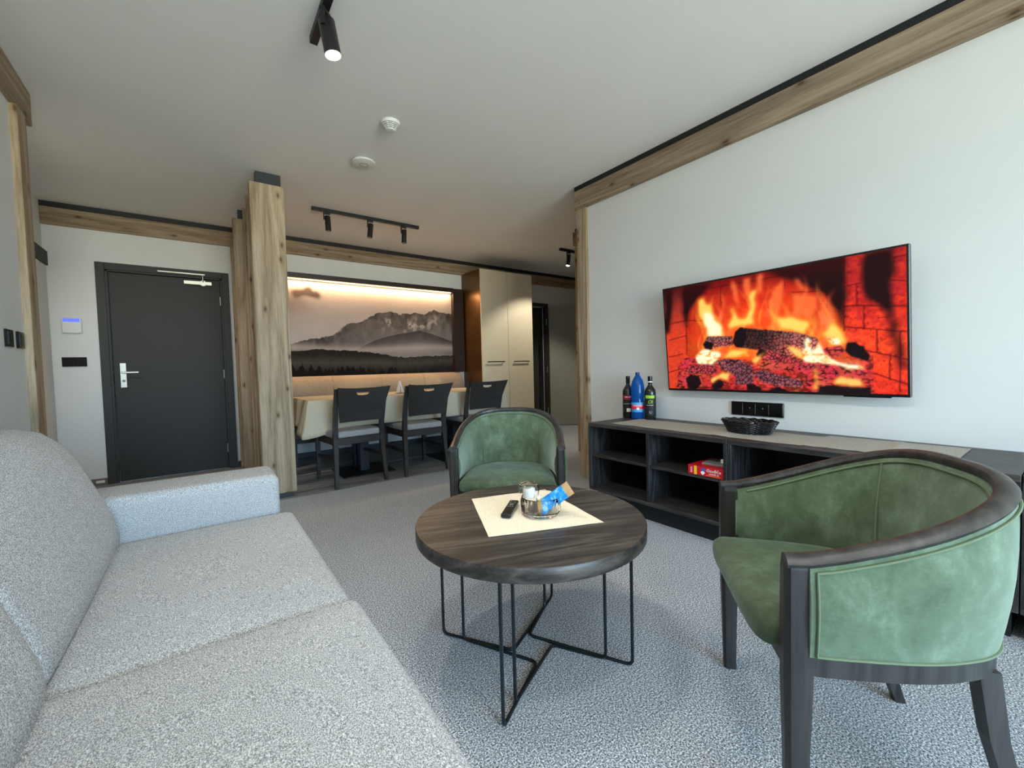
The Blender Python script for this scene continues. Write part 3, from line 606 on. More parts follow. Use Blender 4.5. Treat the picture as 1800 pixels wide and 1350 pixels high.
# ------------------------------------------------------------------ dining tables, cloth
for i, (cx, lab) in enumerate(((1.275, 'left dining table of two under the beige cloth, flat black foot and blue-black pedestal'), (2.315, 'right dining table of two under the beige cloth, nearest the closet'))):
    t = empty('dining_table', (cx, 4.46, 0), label=lab, cat='table', group='dining tables pushed together under one cloth')
    MB().box(-0.515, 0.515, -0.38, 0.38, 0.715, 0.742, 0.003).obj('tabletop', m_ash_x, t)
    MB().box(-0.045, 0.045, -0.20, -0.11, 0.012, 0.714, 0.004).box(-0.045, 0.045, 0.0, 0.09, 0.012, 0.714, 0.004).obj('pedestal', m_ped, t)
    MB().box(-0.25, 0.25, -0.38, 0.12, 0.0, 0.012, 0.003).obj('foot_plate', m_darkmetalbase, t)
def cloth():
    X0, X1, Y0, Y1, Z = 0.745, 2.845, 4.065, 4.855, 0.747
    mb = MB(); per = []
    def side(a, b, n, nrm, length):
        for k in range(n):
            t = k / n; per.append(((a[0] + (b[0] - a[0]) * t, a[1] + (b[1] - a[1]) * t), nrm, t, length))
    NS, NE = 90, 40
    side((X0, Y0), (X1, Y0), NS, (0, -1), X1 - X0); side((X1, Y0), (X1, Y1), NE, (1, 0), Y1 - Y0); side((X1, Y1), (X0, Y1), NS, (0, 1), X1 - X0); side((X0, Y1), (X0, Y0), NE, (-1, 0), Y1 - Y0)
    N = len(per); rows = 9; drop = 0.255
    rings = []
    for j in range(rows + 1):
        s = j / rows; ring = []
        for i, (p, nrm, t, Ln) in enumerate(per):
            dc = min(t, 1 - t) * Ln                               # distance to a corner
            corner = math.exp(-(dc / 0.17) ** 2)
            end = abs(nrm[0]) > 0.5
            fold = (math.sin(dc * 52 + 0.8) * 0.022 + math.sin(dc * 21) * 0.012) * (1.0 if end else 0.22) * math.exp(-dc / 0.5)
            # blend the outward direction round the corner
            nx, ny = nrm
            if t < 0.5: pn = per[i - 1 - int(t * (NE if end else NS))][1]
            else: pn = per[(i + int(math.ceil((1 - t) * (NE if end else NS)))) % N][1]
            bl = 0.5 * math.exp(-(dc / 0.10) ** 2)
            nx, ny = nx * (1 - bl) + pn[0] * bl, ny * (1 - bl) + pn[1] * bl
            outw = 0.012 + s * (0.018 + corner * 0.085 + fold)
            r = 0.012
            z = Z - max(0, s * (drop + 0.075 * corner) - 0.0)
            if s == 0: outw = 0.0
            ring.append((p[0] + nx * outw, p[1] + ny * outw, z - (0 if s else 0)))
        rings.append(ring)
    mb.loft(rings, closed=True, cap=False)
    mb.f.append(tuple(range(N)))
    return mb
o = cloth().obj('tablecloth', m_cloth, smooth=True, label='beige cloth with pointed hanging corners spread over the dining tables', cat='tablecloth')
m = o.modifiers.new('thick', 'SOLIDIFY'); m.thickness = 0.002; m.offset = 1
# things on the dining table
n = empty('napkin_holder', (1.735, 4.45, 0.751), label='white folded napkins standing in a holder on the dining table', cat='napkins')
MB().box(-0.045, 0.045, -0.03, 0.03, 0, 0.006, 0.002).obj('holder_base', m_steel, n)
MB().prism([(-0.035, 0.006), (0.0, 0.135), (0.006, 0.135), (-0.012, 0.006)], 0, -0.04, 0.04).xform(lambda p: Vector((p.y, p.x * 0.5, p.z))).obj('napkin', m_paper, n)
MB().prism([(0.012, 0.006), (0.0, 0.120), (0.008, 0.120), (0.040, 0.006)], 0, -0.04, 0.04).xform(lambda p: Vector((p.y, p.x * 0.5, p.z))).obj('napkin', m_paper, n)
n = empty('condiment_set', (1.87, 4.47, 0.751), label='small glass cruets with shiny tops beside the napkins', cat='cruet set')
MB().lathe([(0.05, 0), (0.052, 0.006), (0.0, 0.007)], n=20).obj('tray', m_steel, n)
for k, (dx, dy, hh) in enumerate(((-0.022, -0.01, 0.075), (0.024, -0.006, 0.085), (0.0, 0.024, 0.07))):
    MB().lathe([(0.014, 0.007), (0.016, 0.012), (0.015, hh - 0.02), (0.009, hh - 0.01), (0.0, hh - 0.009)], (dx, dy, 0), 14).obj('cruet', m_glass, n, smooth=True)
    MB().lathe([(0.011, hh - 0.012), (0.012, hh), (0.006, hh + 0.008), (0.0, hh + 0.009)], (dx, dy, 0), 14).obj('cruet_top', m_steel, n, smooth=True)
MB().box(-0.07, 0.07, -0.045, 0.045, 0, 0.002).xform(lambda p: Matrix.Rotation(0.25, 3, 'Z') @ p).obj('menu_card', m_paper, loc=(1.60, 4.36, 0.7505), label='flat white printed card on the beige cloth left of the napkins', cat='card')

# ------------------------------------------------------------------ dining chairs
def dining_chair():
    t = empty('dining_chair')
    def leg(pts, sz):
        rings = []
        for (x, y, z), (a, b2) in zip(pts, sz): rings.append([(x - a, y - b2, z), (x + a, y - b2, z), (x + a, y + b2, z), (x - a, y + b2, z)])
        return MB().loft(rings)
    for s in (-1, 1):
        leg([(s * 0.222, -0.01, 0), (s * 0.212, 0.02, 0.22), (s * 0.205, 0.035, 0.42), (s * 0.207, 0.02, 0.55), (s * 0.212, -0.02, 0.70), (s * 0.217, -0.075, 0.855)],
            [(0.014, 0.016), (0.017, 0.018), (0.020, 0.021), (0.019, 0.019), (0.017, 0.016), (0.014, 0.012)]).obj('leg', m_chair, t)
        leg([(s * 0.215, 0.50, 0), (s * 0.215, 0.49, 0.36), (s * 0.212, 0.485, 0.43)], [(0.013, 0.013), (0.019, 0.019), (0.019, 0.019)]).obj('leg', m_chair, t)
        MB().box(s * 0.205 - 0.011, s * 0.205 + 0.011, 0.05, 0.475, 0.365, 0.425, 0.003).obj('side_rail', m_chair, t)
        MB().box(s * 0.212 - 0.009, s * 0.212 + 0.009, 0.03, 0.49, 0.215, 0.243, 0.003).obj('stretcher', m_chair, t)
    MB().box(-0.19, 0.19, 0.022, 0.046, 0.365, 0.425, 0.003).obj('back_rail', m_chair, t)
    MB().box(-0.195, 0.195, 0.475, 0.497, 0.365, 0.425, 0.003).obj('front_rail', m_chair, t)
    MB().rbox(-0.222, 0.222, 0.030, 0.515, 0.424, 0.478, 0.018, n=5, crown=0.012).obj('seat', m_seatgrey, t, smooth='all', weld=True)
    # back panel with a hand slot
    bm = bmesh.new(); N = 14
    zt, zb = 0.868, 0.565
    outer = []
    for k in range(N + 1):
        x = -0.228 + 0.456 * k / N; outer.append((x, zt - 0.012 * (1 - (x / 0.228) ** 2)))
    for k in range(N + 1):
        x = 0.180 - 0.360 * k / N; outer.append((x, zb))
    slot = [(-0.058, 0.822), (-0.03, 0.820), (0.0, 0.819), (0.03, 0.820), (0.058, 0.822), (0.056, 0.808), (0.040, 0.798), (0.0, 0.794), (-0.040, 0.798), (-0.056, 0.808)]
    for lp in (outer, slot):
        vs = [bm.verts.new((x, 0, z)) for x, z in lp]
        for i in range(len(vs)): bm.edges.new((vs[i], vs[(i + 1) % len(vs)]))
    bmesh.ops.triangle_fill(bm, use_beauty=True, use_dissolve=False, edges=bm.edges[:], normal=(0, -1, 0))
    bmesh.ops.subdivide_edges(bm, edges=[e2 for e2 in bm.edges if e2.calc_length() > 0.12], cuts=2)
    bmesh.ops.triangulate(bm, faces=bm.faces[:])
    r = bmesh.ops.extrude_face_region(bm, geom=bm.faces[:])
    for v in r['geom']:
        if isinstance(v, bmesh.types.BMVert): v.co.y += 0.016
    for v in bm.verts:
        z = v.co.z; lean = 0.012 - 0.105 * max(0, (z - 0.55) / 0.30) ** 1.25
        v.co.y += lean - 0.030 + 0.030 * (v.co.x / 0.22) ** 2 * -1 + 0.012
    bm.verts.index_update()
    mb = MB(); mb.add([v.co[:] for v in bm.verts], [[l.index for l in fc.verts] for fc in bm.faces]); bm.free()
    mb.obj('backrest', m_chair, t)
    return t
ch = dining_chair()
spots = [(1.103, 3.785, 5.0, 'black dining chair nearest the oak divider, back to the room, light grey seat'),
         (1.727, 3.785, 2.0, 'middle black dining chair of the three along the cloth-covered table'),
         (2.440, 3.865, 0.0, 'black dining chair nearest the closet, partly hidden by the green armchair')]
for i, (x, y, a, lab) in enumerate(spots):
    o = ch if i == 0 else duptree(ch)
    o.location = (x, y, 0); o.rotation_euler = (0, 0, math.radians(a)); tagit(o, lab, 'chair', 'dining chairs along the table')

# ------------------------------------------------------------------ armchairs
def armchair():
    t = empty('armchair')
    N = 60; D = 0.436; HW = 0.2715; ST = 0.087
    def plan(k):
        """centre line of the shell, from the right post round the back to the left post; returns point and outward normal"""
        def P(a):
            e = 2.0 / 3.0
            c, s = math.cos(a), math.sin(a)
            x = HW * (abs(c) ** e) * (1 if c >= 0 else -1); y = -ST - (D - ST) * (abs(s) ** e)
            return Vector((x, y))
        L1 = 5
        if k < L1: p = Vector((HW, -ST * k / L1)); nrm = Vector((1, 0)); 
        elif k > N - L1: p = Vector((-HW, -ST * (N - k) / L1)); nrm = Vector((-1, 0))
        else:
            a = PI * (k - L1) / (N - 2 * L1); p = P(a); q = P(min(PI, a + 0.01)) - P(max(0, a - 0.01)); nrm = Vector((-q.y, q.x)); nrm = -nrm if nrm.dot(p - Vector((0, -0.2))) < 0 else nrm; nrm.normalize()
        return p, nrm
    def hgt(p):
        s = min(1, max(0, -p.y / D)); return 0.6015 + 0.148 * (s ** 1.28)
    ks = list(range(N + 1))
    # rim
    sec = [(-0.016, 0.000), (-0.013, 0.009), (-0.005, 0.014), (0.006, 0.014), (0.016, 0.008), (0.022, -0.001), (0.019, -0.008), (0.0, -0.011), (-0.013, -0.009)]
    rings = []
    for k in ks:
        p, n = plan(k); h = hgt(p) - 0.004
        yoff = 0.022 if k in (0, N) else 0
        rings.append([(p.x + n.x * a, p.y + n.y * a + yoff, h + b2) for a, b2 in sec])
    MB().loft(rings).obj('rim', m_ashsm, t, smooth=True, label='curved dark wood rim')
    # upholstered shell
    rings = []
    for k in ks[1:-1]:
        p, n = plan(k); top = hgt(p) - 0.013; bo, bi = 0.412, 0.425
        sh = 0; lean = 0.020 * min(1, max(0, (-p.y - 0.05) / 0.25))
        cr = []
        for j in range(7):
            f2 = j / 6; z = bo + (top - bo) * f2; cr.append((0.018 + 0.008 * math.sin(PI * f2) - lean * (1 - f2) ** 1.3, z))
        for j in range(7):
            f2 = 1 - j / 6; z = bi + (top - bi) * f2; cr.append((-0.012 - 0.020 * math.sin(PI * min(1, f2 * 1.0)) - 0.006 * (1 - f2) - lean * (1 - f2) ** 1.3, z))
        rings.append([(p.x + n.x * a, p.y + n.y * a + sh, z) for a, z in cr])
    MB().loft(rings).obj('upholstered_shell', m_velvet, t, smooth=True)
    def path(off, zf, ka, kb):
        out2 = []
        for k in range(ka, kb + 1):
            p, n = plan(k); out2.append((p.x + n.x * off, p.y + n.y * off, zf(p)))
        return out2
    loop = path(0.0215, lambda p: hgt(p) - 0.024, 2, N - 2)
    low = []
    for k in range(2, N - 1):
        p, n = plan(k); of = 0.0205 - 0.020 * min(1, max(0, (-p.y - 0.05) / 0.25)); low.append((p.x + n.x * of, p.y + n.y * of, 0.416))
    low = low[::-1]
    for P_ in (loop, low):
        for i_ in (0, -1): P_[i_] = (P_[i_][0], -0.0295, P_[i_][2])
    def vert(a, b):
        return [(a[0] + (b[0] - a[0]) * q + math.copysign(0.0075 * math.sin(PI * q), a[0]), a[1] + (b[1] - a[1]) * q, a[2] + (b[2] - a[2]) * q) for q in (0.03, 0.1, 0.25, 0.5, 0.75, 0.9, 0.97)]
    loop = loop + vert(loop[-1], low[0])
    low = low + vert(low[-1], loop[0])
    MB().tube(loop + low, 0.0028, 6, loop=True).obj('piping', m_pipe, t, smooth=True)
    MB().tube(path(-0.018, lambda p: hgt(p) - 0.024, 3, N - 3), 0.003, 6).obj('piping', m_pipe, t, smooth=True)
    for k in (20, N - 20):
        p, n = plan(k); top = hgt(p) - 0.024
        MB().tube([(p.x + n.x * a, p.y + n.y * a, z) for a, z in ((-0.017, top), (-0.031, top - 0.06), (-0.045, (top + 0.45) / 2), (-0.050, 0.50), (-0.048, 0.45))], 0.003, 6).obj('seam', m_pipe, t, smooth=True)
    # rail under the shell
    rings = []
    for k in ks:
        p, n = plan(k); rings.append([(p.x + n.x * a, p.y + n.y * a, z) for a, z in [(q - 0.020 * min(1, max(0, (-p.y - 0.05) / 0.25)), z) for q, z in ((-0.012, 0.372), (0.014, 0.372), (0.014, 0.412), (-0.012, 0.412))]])
    MB().loft(rings).obj('side_rail', m_ashsm, t, smooth=True)
    MB().box(-0.245, 0.245, -0.012, 0.014, 0.355, 0.405, 0.003).obj('front_rail', m_ashsm, t)
    # seat
    out2 = []
    M2 = 40
    for i in range(M2):
        a = 2 * PI * i / M2; c, s = math.cos(a), math.sin(a)
        if s >= 0: x = 0.240 * abs(c) ** 0.35 * (1 if c > 0 else -1); y = 0.066 * abs(s) ** 0.38
        else: x = 0.238 * abs(c) ** 0.72 * (1 if c > 0 else -1); y = -0.385 * abs(s) ** 0.7
        out2.append((x, y))
    rings = []
    for k, z in ((0.965, 0.402), (0.99, 0.408), (1.0, 0.425), (0.99, 0.444), (0.95, 0.455), (0.8, 0.464), (0.5, 0.470), (0.1, 0.472)):
        rings.append([(x * k, -0.16 + (y + 0.16) * k, z - 0.010) for x, y in out2])
    MB().loft(rings).obj('seat', m_velvet_shaded, t, smooth=True)
    # legs
    for s in (-1, 1):
        rings = []
        for z, a, b2, yo in ((0, 0.014, 0.017, 0.0), (0.20, 0.018, 0.021, 0.0), (0.36, 0.021, 0.025, 0.0), (0.50, 0.021, 0.025, 0.0), (0.585, 0.020, 0.024, 0.0), (0.598, 0.018, 0.022, 0.0)):
            x = s * (HW - 0.004 if z > 0.3 else HW - 0.004 - (0.3 - z) * 0.02)
            rings.append([(x - a, yo - b2, z), (x + a, yo - b2, z), (x + a, yo + b2 * 0.6, z), (x + a * 0.5, yo + b2, z), (x - a * 0.5, yo + b2, z), (x - a, yo + b2 * 0.6, z)])
        MB().loft(rings).obj('leg', m_ashsm, t)
        rings = []
        for z, x, y, a in ((0, 0.212, -0.440, 0.0125), (0.06, 0.208, -0.420, 0.0135), (0.14, 0.203, -0.399, 0.015), (0.24, 0.197, -0.376, 0.0165), (0.375, 0.190, -0.362, 0.018)):
            x = s * x; rings.append([(x - a, y - a, z), (x + a, y - a, z), (x + a, y + a, z), (x - a, y + a, z)])
        MB().loft(rings).obj('leg', m_ashsm, t)
    return t
ac = armchair()
tagit(ac, 'green velvet tub armchair nearest the viewer, seen from its outer side, before the shelf units', 'armchair', 'green velvet armchairs')
ac.location = (1.155, 0.515, 0); ac.rotation_euler = (0, 0, math.radians(39.8))
a2 = duptree(ac); tagit(a2, 'green velvet tub armchair behind the round table, its seat facing the viewer', 'armchair', 'green velvet armchairs')
a2.location = (1.212, 1.715, 0); a2.rotation_euler = (0, 0, math.radians(140.8))

# ------------------------------------------------------------------ sofa
s = empty('sofa', (-0.22, 1.1, 0), label='light grey woven fabric sofa with low arm along the left wall', cat='sofa')
def L(x, y): return (x + 0.22, y - 1.1)
def sb(x0, x1, y0, y1, z0, z1, r, n=10, crown=0.0, puff=0.0): return MB().rbox(x0 + 0.22, x1 + 0.22, y0 - 1.1, y1 - 1.1, z0, z1, r, n, crown, puff)
sb(-0.69, 0.255, 0.10, 2.02, 0.06, 0.27, 0.02, 4).obj('sofa_base', m_fabric, s, smooth='all', weld=True)
sb(-0.70, 0.245, 2.005, 2.265, 0.04, 0.575, 0.034, 8, 0.004).obj('armrest', m_fabric, s, smooth='all', weld=True)
sb(-0.70, 0.245, -0.13, 0.125, 0.04, 0.575, 0.034, 8, 0.004).obj('armrest', m_fabric, s, smooth='all', weld=True)
sb(-0.31, 0.290, 1.112, 2.000, 0.245, 0.418, 0.030, 14, 0.014).obj('seat_cushion', m_fabric, s, smooth='all', weld=True)
sb(-0.31, 0.298, 0.130, 1.104, 0.245, 0.428, 0.028, 14, 0.014).obj('seat_cushion', m_fabric, s, smooth='all', weld=True)
sb(-0.71, -0.60, 0.12, 2.01, 0.05, 0.80, 0.03, 6).obj('back_frame', m_fabric, s, smooth='all', weld=True)
def back_cushion(y0, y1, k=1.0):
    # k: fullness of the padding
    prof = [(-0.300, 0.415), (-0.262, 0.425), (-0.246, 0.455), (-0.252, 0.50), (-0.275, 0.575), (-0.305, 0.655), (-0.338, 0.735), (-0.372, 0.795), (-0.415, 0.835), (-0.465, 0.852), (-0.53, 0.855), (-0.60, 0.845), (-0.645, 0.815), (-0.66, 0.75), (-0.60, 0.42)]
    cx, cz = -0.45, 0.63; rings = []
    Ls = y1 - y0
    for t, kk in ((0, 0.93), (0.004, 0.965), (0.012, 0.986), (0.026, 0.996), (0.05, 1.0), (Ls * 0.3, 1.012), (Ls * 0.5, 1.016), (Ls * 0.7, 1.012), (Ls - 0.06, 1.0), (Ls - 0.036, 0.992), (Ls - 0.018, 0.975), (Ls - 0.006, 0.945), (Ls, 0.90)):
        kk *= k
        rings.append([(cx + (p[0] - cx) * kk + 0.22, y0 + t - 1.1, cz + (p[1] - cz) * (kk if p[1] > cz else 1.0 - (1.0 - kk) * 0.5)) for p in prof])
    return MB().loft(rings)
back_cushion(1.100, 1.965).obj('back_cushion', m_fabric, s, smooth=True)
back_cushion(0.14, 1.0985, 1.03).obj('back_cushion', m_fabric, s, smooth=True)
for (ya, yb, xx, zz) in ((1.145, 1.97, 0.2600, 0.4178), (0.16, 1.075, 0.2700, 0.4278)):
    MB().tube([(xx + 0.22, ya - 1.1 + (yb - ya) * k / 12, zz) for k in range(13)], 0.0022, 6).obj('seam', m_fabric, s, smooth=True)

# ------------------------------------------------------------------ round coffee table
t = empty('coffee_table', (0.905, 1.150, 0), label='round dark ash coffee table on bent black steel rods', cat='table')
R = 0.392
MB().lathe([(R - 0.002, 0.437), (R, 0.440), (R, 0.477), (R - 0.002, 0.480)], n=96).obj('tabletop', m_ash_x, t, smooth=True).rotation_euler = (0, 0, math.radians(-20))
feetpts = dict(Fo=(0.630, 0.941), Fi=(0.708, 0.990), Ro=(1.107, 0.876), Ri=(1.062, 0.952), Lo=(0.693, 1.423), Li=(0.735, 1.345), Bo=(1.180, 1.359), Bi=(1.108, 1.322))
corn = dict(c1=(0.841, 1.180), c2=(0.868, 1.083), c3=(0.936, 1.212), c4=(0.968, 1.118))
def rodframe(a, c_, b_):
    rr = 0.0055; z0 = rr
    P = lambda q, z: Vector((q[0] - 0.905, q[1] - 1.150, z))
    key = [P(a, 0.437), P(a, z0), P(c_, z0), P(b_, z0), P(b_, 0.437)]
    pts = [key[0]]
    for i in (1, 2, 3):
        p, q, n2 = key[i - 1], key[i], key[i + 1]; rad = 0.022
        u = (p - q).normalized(); v = (n2 - q).normalized()
        for k in range(7):
            tt = k / 6; A = q + u * rad * (1 - tt) ** 1; 
            pts.append((1 - tt) ** 2 * (q + u * rad) + 2 * tt * (1 - tt) * q + tt * tt * (q + v * rad))
    pts.append(key[4])
    MB().tube(pts, rr, 8).obj('leg_frame', m_rod, t, smooth=True)
F = feetpts
rodframe(F['Lo'], corn['c1'], F['Bo']); rodframe(F['Li'], corn['c2'], F['Fo']); rodframe(F['Bi'], corn['c3'], F['Ro']); rodframe(F['Ri'], corn['c4'], F['Fi'])
# placemat
def sheet(c4, nx, ny, zf, th=0.0016):
    (ax, ay), (bx, by), (cx_, cy_), (dx, dy) = c4; top = []
    for j in range(ny + 1):
        for i in range(nx + 1):
            u, v = i / nx, j / ny
            x = (1 - u) * (1 - v) * ax + u * (1 - v) * bx + u * v * cx_ + (1 - u) * v * dx; y = (1 - u) * (1 - v) * ay + u * (1 - v) * by + u * v * cy_ + (1 - u) * v * dy
            top.append((x, y, zf(u, v)))
    W2 = nx + 1; n0 = len(top); v2 = top + [(x, y, max(z - th, 0.0)) for x, y, z in top]; f2 = []
    for j in range(ny):
        for i in range(nx):
            a = j * W2 + i; f2.append((a, a + 1, a + 1 + W2, a + W2)); f2.append((a + n0 + W2, a + n0 + 1 + W2, a + n0 + 1, a + n0))
    ed = [i for i in range(nx)] ; 
    def wallq(a, b): f2.append((a, b, b + n0, a + n0))
    for i in range(nx): wallq(i + 1, i); wallq(ny * W2 + i, ny * W2 + i + 1)
    for j in range(ny): wallq(j * W2, (j + 1) * W2); wallq((j + 1) * W2 + nx, j * W2 + nx)
    return MB().add(v2, f2)
mc = (0.93, 1.20)
q4 = [(x - mc[0], y - mc[1]) for x, y in ((0.687, 1.080), (1.047, 0.938), (1.141, 1.343), (0.841, 1.440))]
sheet(q4, 20, 20, lambda u, v: 0.0022 + 0.0009 * math.sin(u * 11 + v * 3) * math.sin(v * 8) + 0.0035 * (max(0, abs(u - 0.5) * 2 - 0.9) + max(0, abs(v - 0.5) * 2 - 0.9)) * (1 + math.sin(u * 17 + v * 23))).obj('placemat', m_mat, smooth=True, loc=(mc[0], mc[1], 0.4805), label='square cream cloth placemat lying on the round coffee table', cat='placemat')
ZT = 0.4835
# remote control
rc = empty('remote_control', (0.873, 1.222, ZT), math.atan2(1.272 - 1.167, 0.936 - 0.820), label='small black television remote lying left of the glass bowl', cat='remote control')
MB().rbox(-0.078, 0.078, -0.018, 0.018, 0.001, 0.017, 0.006, n=3).obj('remote_body', m_blackpl, rc, smooth='all', weld=True)
MB().lathe([(0.0085, 0.0165), (0.0085, 0.0185), (0.006, 0.0186), (0.006, 0.0175)], (0.022, 0, 0), 18).obj('navigation_ring', m_grey, rc)
for bx, by in ((0.06, 0.008), (0.044, -0.009), (0.044, 0.009), (0.0, 0.009), (0.0, -0.009), (0.0, 0.0)):
    MB().lathe([(0.0028, 0.0165), (0.0028, 0.0182), (0.0, 0.0184)], (bx, by, 0), 8).obj('button', m_grey, rc)
# ribbed glass bowl
bw = empty('glass_bowl', (0.938, 1.128, ZT), label='round ribbed clear glass bowl standing on the placemat', cat='bowl')
nb = 96
def rib(k, z): return 0.022 * (1 if (k % 4) < 2 else -1) * (1 if 0.018 < z < 0.062 else 0)
MB().lathe([(0.052, 0.0), (0.060, 0.003), (0.066, 0.012), (0.0675, 0.020), (0.068, 0.050), (0.068, 0.064), (0.0665, 0.066), (0.065, 0.064), (0.0645, 0.018), (0.058, 0.010), (0.0, 0.009)], n=nb, rib=rib).obj('bowl_body', m_glass, bw, smooth=True)
gl = empty('drinking_glass', (0.908, 1.156, ZT + 0.010), label='upturned clear glass with white paper inside, standing in the bowl', cat='glass')
MB().lathe([(0.026, 0.0), (0.028, 0.001), (0.031, 0.035), (0.036, 0.060), (0.0375, 0.080), (0.034, 0.096), (0.024, 0.104), (0.010, 0.106), (0.0, 0.1062), (0.0, 0.098), (0.022, 0.096), (0.031, 0.090), (0.034, 0.078), (0.0325, 0.060), (0.028, 0.036), (0.0245, 0.002)], n=32).obj('glass_body', m_glass, gl, smooth=True)
MB().lathe([(0.0, 0.050), (0.020, 0.050), (0.022, 0.062), (0.021, 0.066), (0.022, 0.070), (0.021, 0.084), (0.0, 0.087)], n=20).obj('white_filling', m_paper, gl, smooth=True)
# sachets
def sachet(name, w2, h2, mats, loc, rx, rz, lab, cat, tiltx=0.0):
    o = empty(name, loc, rz, label=lab, cat=cat); o.rotation_euler = (rx, tiltx, rz)
    n = 12; vs = []
    def pz(u, v): return 0.0065 * max(0, 1 - (2 * u - 1) ** 4) * max(0, 1 - (2 * v - 1) ** 6) * (1 + 0.25 * math.sin(u * 9 + v * 14)) + 0.0006
    def part(v0, v1):
        mb = MB(); vs = []; fs = []
        m2 = 10
        for sgn in (1, -1):
            b0 = len(vs)
            for j in range(m2 + 1):
                for i in range(n + 1):
                    u, v = i / n, v0 + (v1 - v0) * j / m2; vs.append((w2 * (u - 0.5), h2 * v, sgn * pz(u, v)))
            for j in range(m2):
                for i in range(n):
                    a = b0 + j * (n + 1) + i; q = (a, a + 1, a + n + 2, a + n + 1); fs.append(q if sgn > 0 else q[::-1])
        return mb.add(vs, fs)
    part(0, 0.82).obj('sachet_body', mats[0], o, smooth='all'); part(0.82, 1.0).obj('sachet_end', mats[1], o, smooth='all')
    return o
def bluefoil():
    m, nt, b = newmat('blue_foil_print'); n, _ = noise(nt, 26, 3, 0.6, (1, 1.6, 1)); r = ramp(nt, n.outputs[0], [(0.35, rgb(20, 105, 190)), (0.52, rgb(28, 150, 225)), (0.60, rgb(150, 205, 238)), (0.66, rgb(225, 238, 245))])
    nt.links.new(r.outputs[0], b.inputs['Base Color']); setp(b, Roughness=0.3, Specular_IOR_Level=0.6); return m
m_foil = bluefoil(); m_kraft = plain('kraft_paper', rgb(176, 138, 92), 0.7)
sc_ = sachet('tea_sachet', 0.052, 0.135, (m_foil, m_kraft), (0.0, 0.0, 0.0), 0, 0, 'bright blue printed sachet with tan end leaning out of the glass bowl', 'sachet')
Yd = Vector((0.088, -0.066, 0.074)).normalized(); Zd = Vector((-0.45, -0.60, 0.75)); Zd = (Zd - Yd * Zd.dot(Yd)).normalized(); Xd = Yd.cross(Zd)
Ms = Matrix.Identity(4)
for i in range(3): Ms[i][0] = Xd[i]; Ms[i][1] = Yd[i]; Ms[i][2] = Zd[i]
Ms.translation = Vector((0.925, 1.125, ZT + 0.020)); sc_.matrix_world = Ms
sachet('sugar_sachet', 0.026, 0.055, (m_kraft, m_paper), (0.930, 1.118, ZT + 0.013), math.radians(80), math.radians(30), 'small brown paper sachet standing inside the glass bowl', 'sachet')

# ------------------------------------------------------------------ shelf units under the television
XC0, XC1 = 2.20, XR - 0.002
def shelf_unit(y0, y1, lab, divider=True):
    """y0 is the far end; runs towards smaller y"""
    u = empty('shelf_unit', ((XC0 + XC1) / 2, (y0 + y1) / 2, 0), label=lab, cat='shelf unit', group='dark open shelf units under the television')
    hx = (XC1 - XC0) / 2; hy = (y0 - y1) / 2; th = 0.019
    MB().box(-hx, hx, -hy, hy, 0.569, 0.594, 0.002).obj('top_panel', m_ash_y, u)
    MB().box(-hx, hx, -hy, hy, 0.118, 0.140, 0.002).obj('bottom_panel', m_ash_y, u)
    for yy in (-hy, hy - th): MB().box(-hx, hx, yy, yy + th, 0.140, 0.569, 0.001).obj('side_panel', m_ash_z, u)
    MB().box(hx - 0.012, hx, -hy + th, hy - th, 0.14, 0.569).obj('back_panel', m_blackmetal, u)
    MB().box(-hx + 0.07, hx, -hy + 0.02, hy - 0.02, 0.0, 0.118).obj('plinth', m_black, u)
    if divider:
        MB().box(-hx + 0.002, hx - 0.012, -th / 2, th / 2, 0.140, 0.569, 0.001).obj('divider', m_ash_z, u)
        for sgn in (-1, 1):
            a, b2 = sorted((sgn * th / 2, sgn * (hy - th))); MB().box(-hx + 0.012, hx - 0.012, a + 0.001, b2 - 0.001, 0.355, 0.373, 0.001).obj('shelf', m_ash_y, u)
            yp = -hy + th if sgn < 0 else th / 2
            MB().cyl((-hx + 0.05, yp + (0.0 if 1 else 0), 0.350), (-hx + 0.05, yp + 0.008, 0.350), 0.004, 8).obj('shelf_pin', m_steel, u)
    return u
shelf_unit(2.100, 1.115, 'dark ash open shelf unit at the oak post end, board game on its middle shelf')
shelf_unit(1.112, 0.127, 'dark ash open shelf unit in the middle, directly behind the near green armchair')
shelf_unit(0.124, -0.861, 'dark ash open shelf unit at the end nearest the window')
ZS = 0.594
def runner(y0, y1, xa, xb, lab, dx=0.0, seed=1, z=ZS + 0.0005):
    q = [(xa - 2.45, -(y0 - y1) / 2), (xb - 2.45, -(y0 - y1) / 2), (xb - 2.45 + dx, (y0 - y1) / 2), (xa - 2.45 + dx, (y0 - y1) / 2)]
    sheet(q, 10, 30, lambda u, v: 0.0022 + 0.0010 * math.sin(v * 31 + u * 5 + seed) * math.sin(u * 4 + seed) + 0.006 * math.exp(-((v - 0.35 - 0.1 * u) / 0.02) ** 2)).obj('table_runner', m_runner, smooth=True, loc=(2.45, (y0 + y1) / 2, z), label=lab, cat='table runner')
runner(1.95, 0.80, 2.270, 2.600, 'taupe cloth runner from the bottles to the basket on the shelf units', 0.0, 1)
runner(0.805, 0.295, 2.305, 2.680, 'taupe cloth runner on the shelf units behind the near armchair', -0.02, 2, ZS + 0.001)

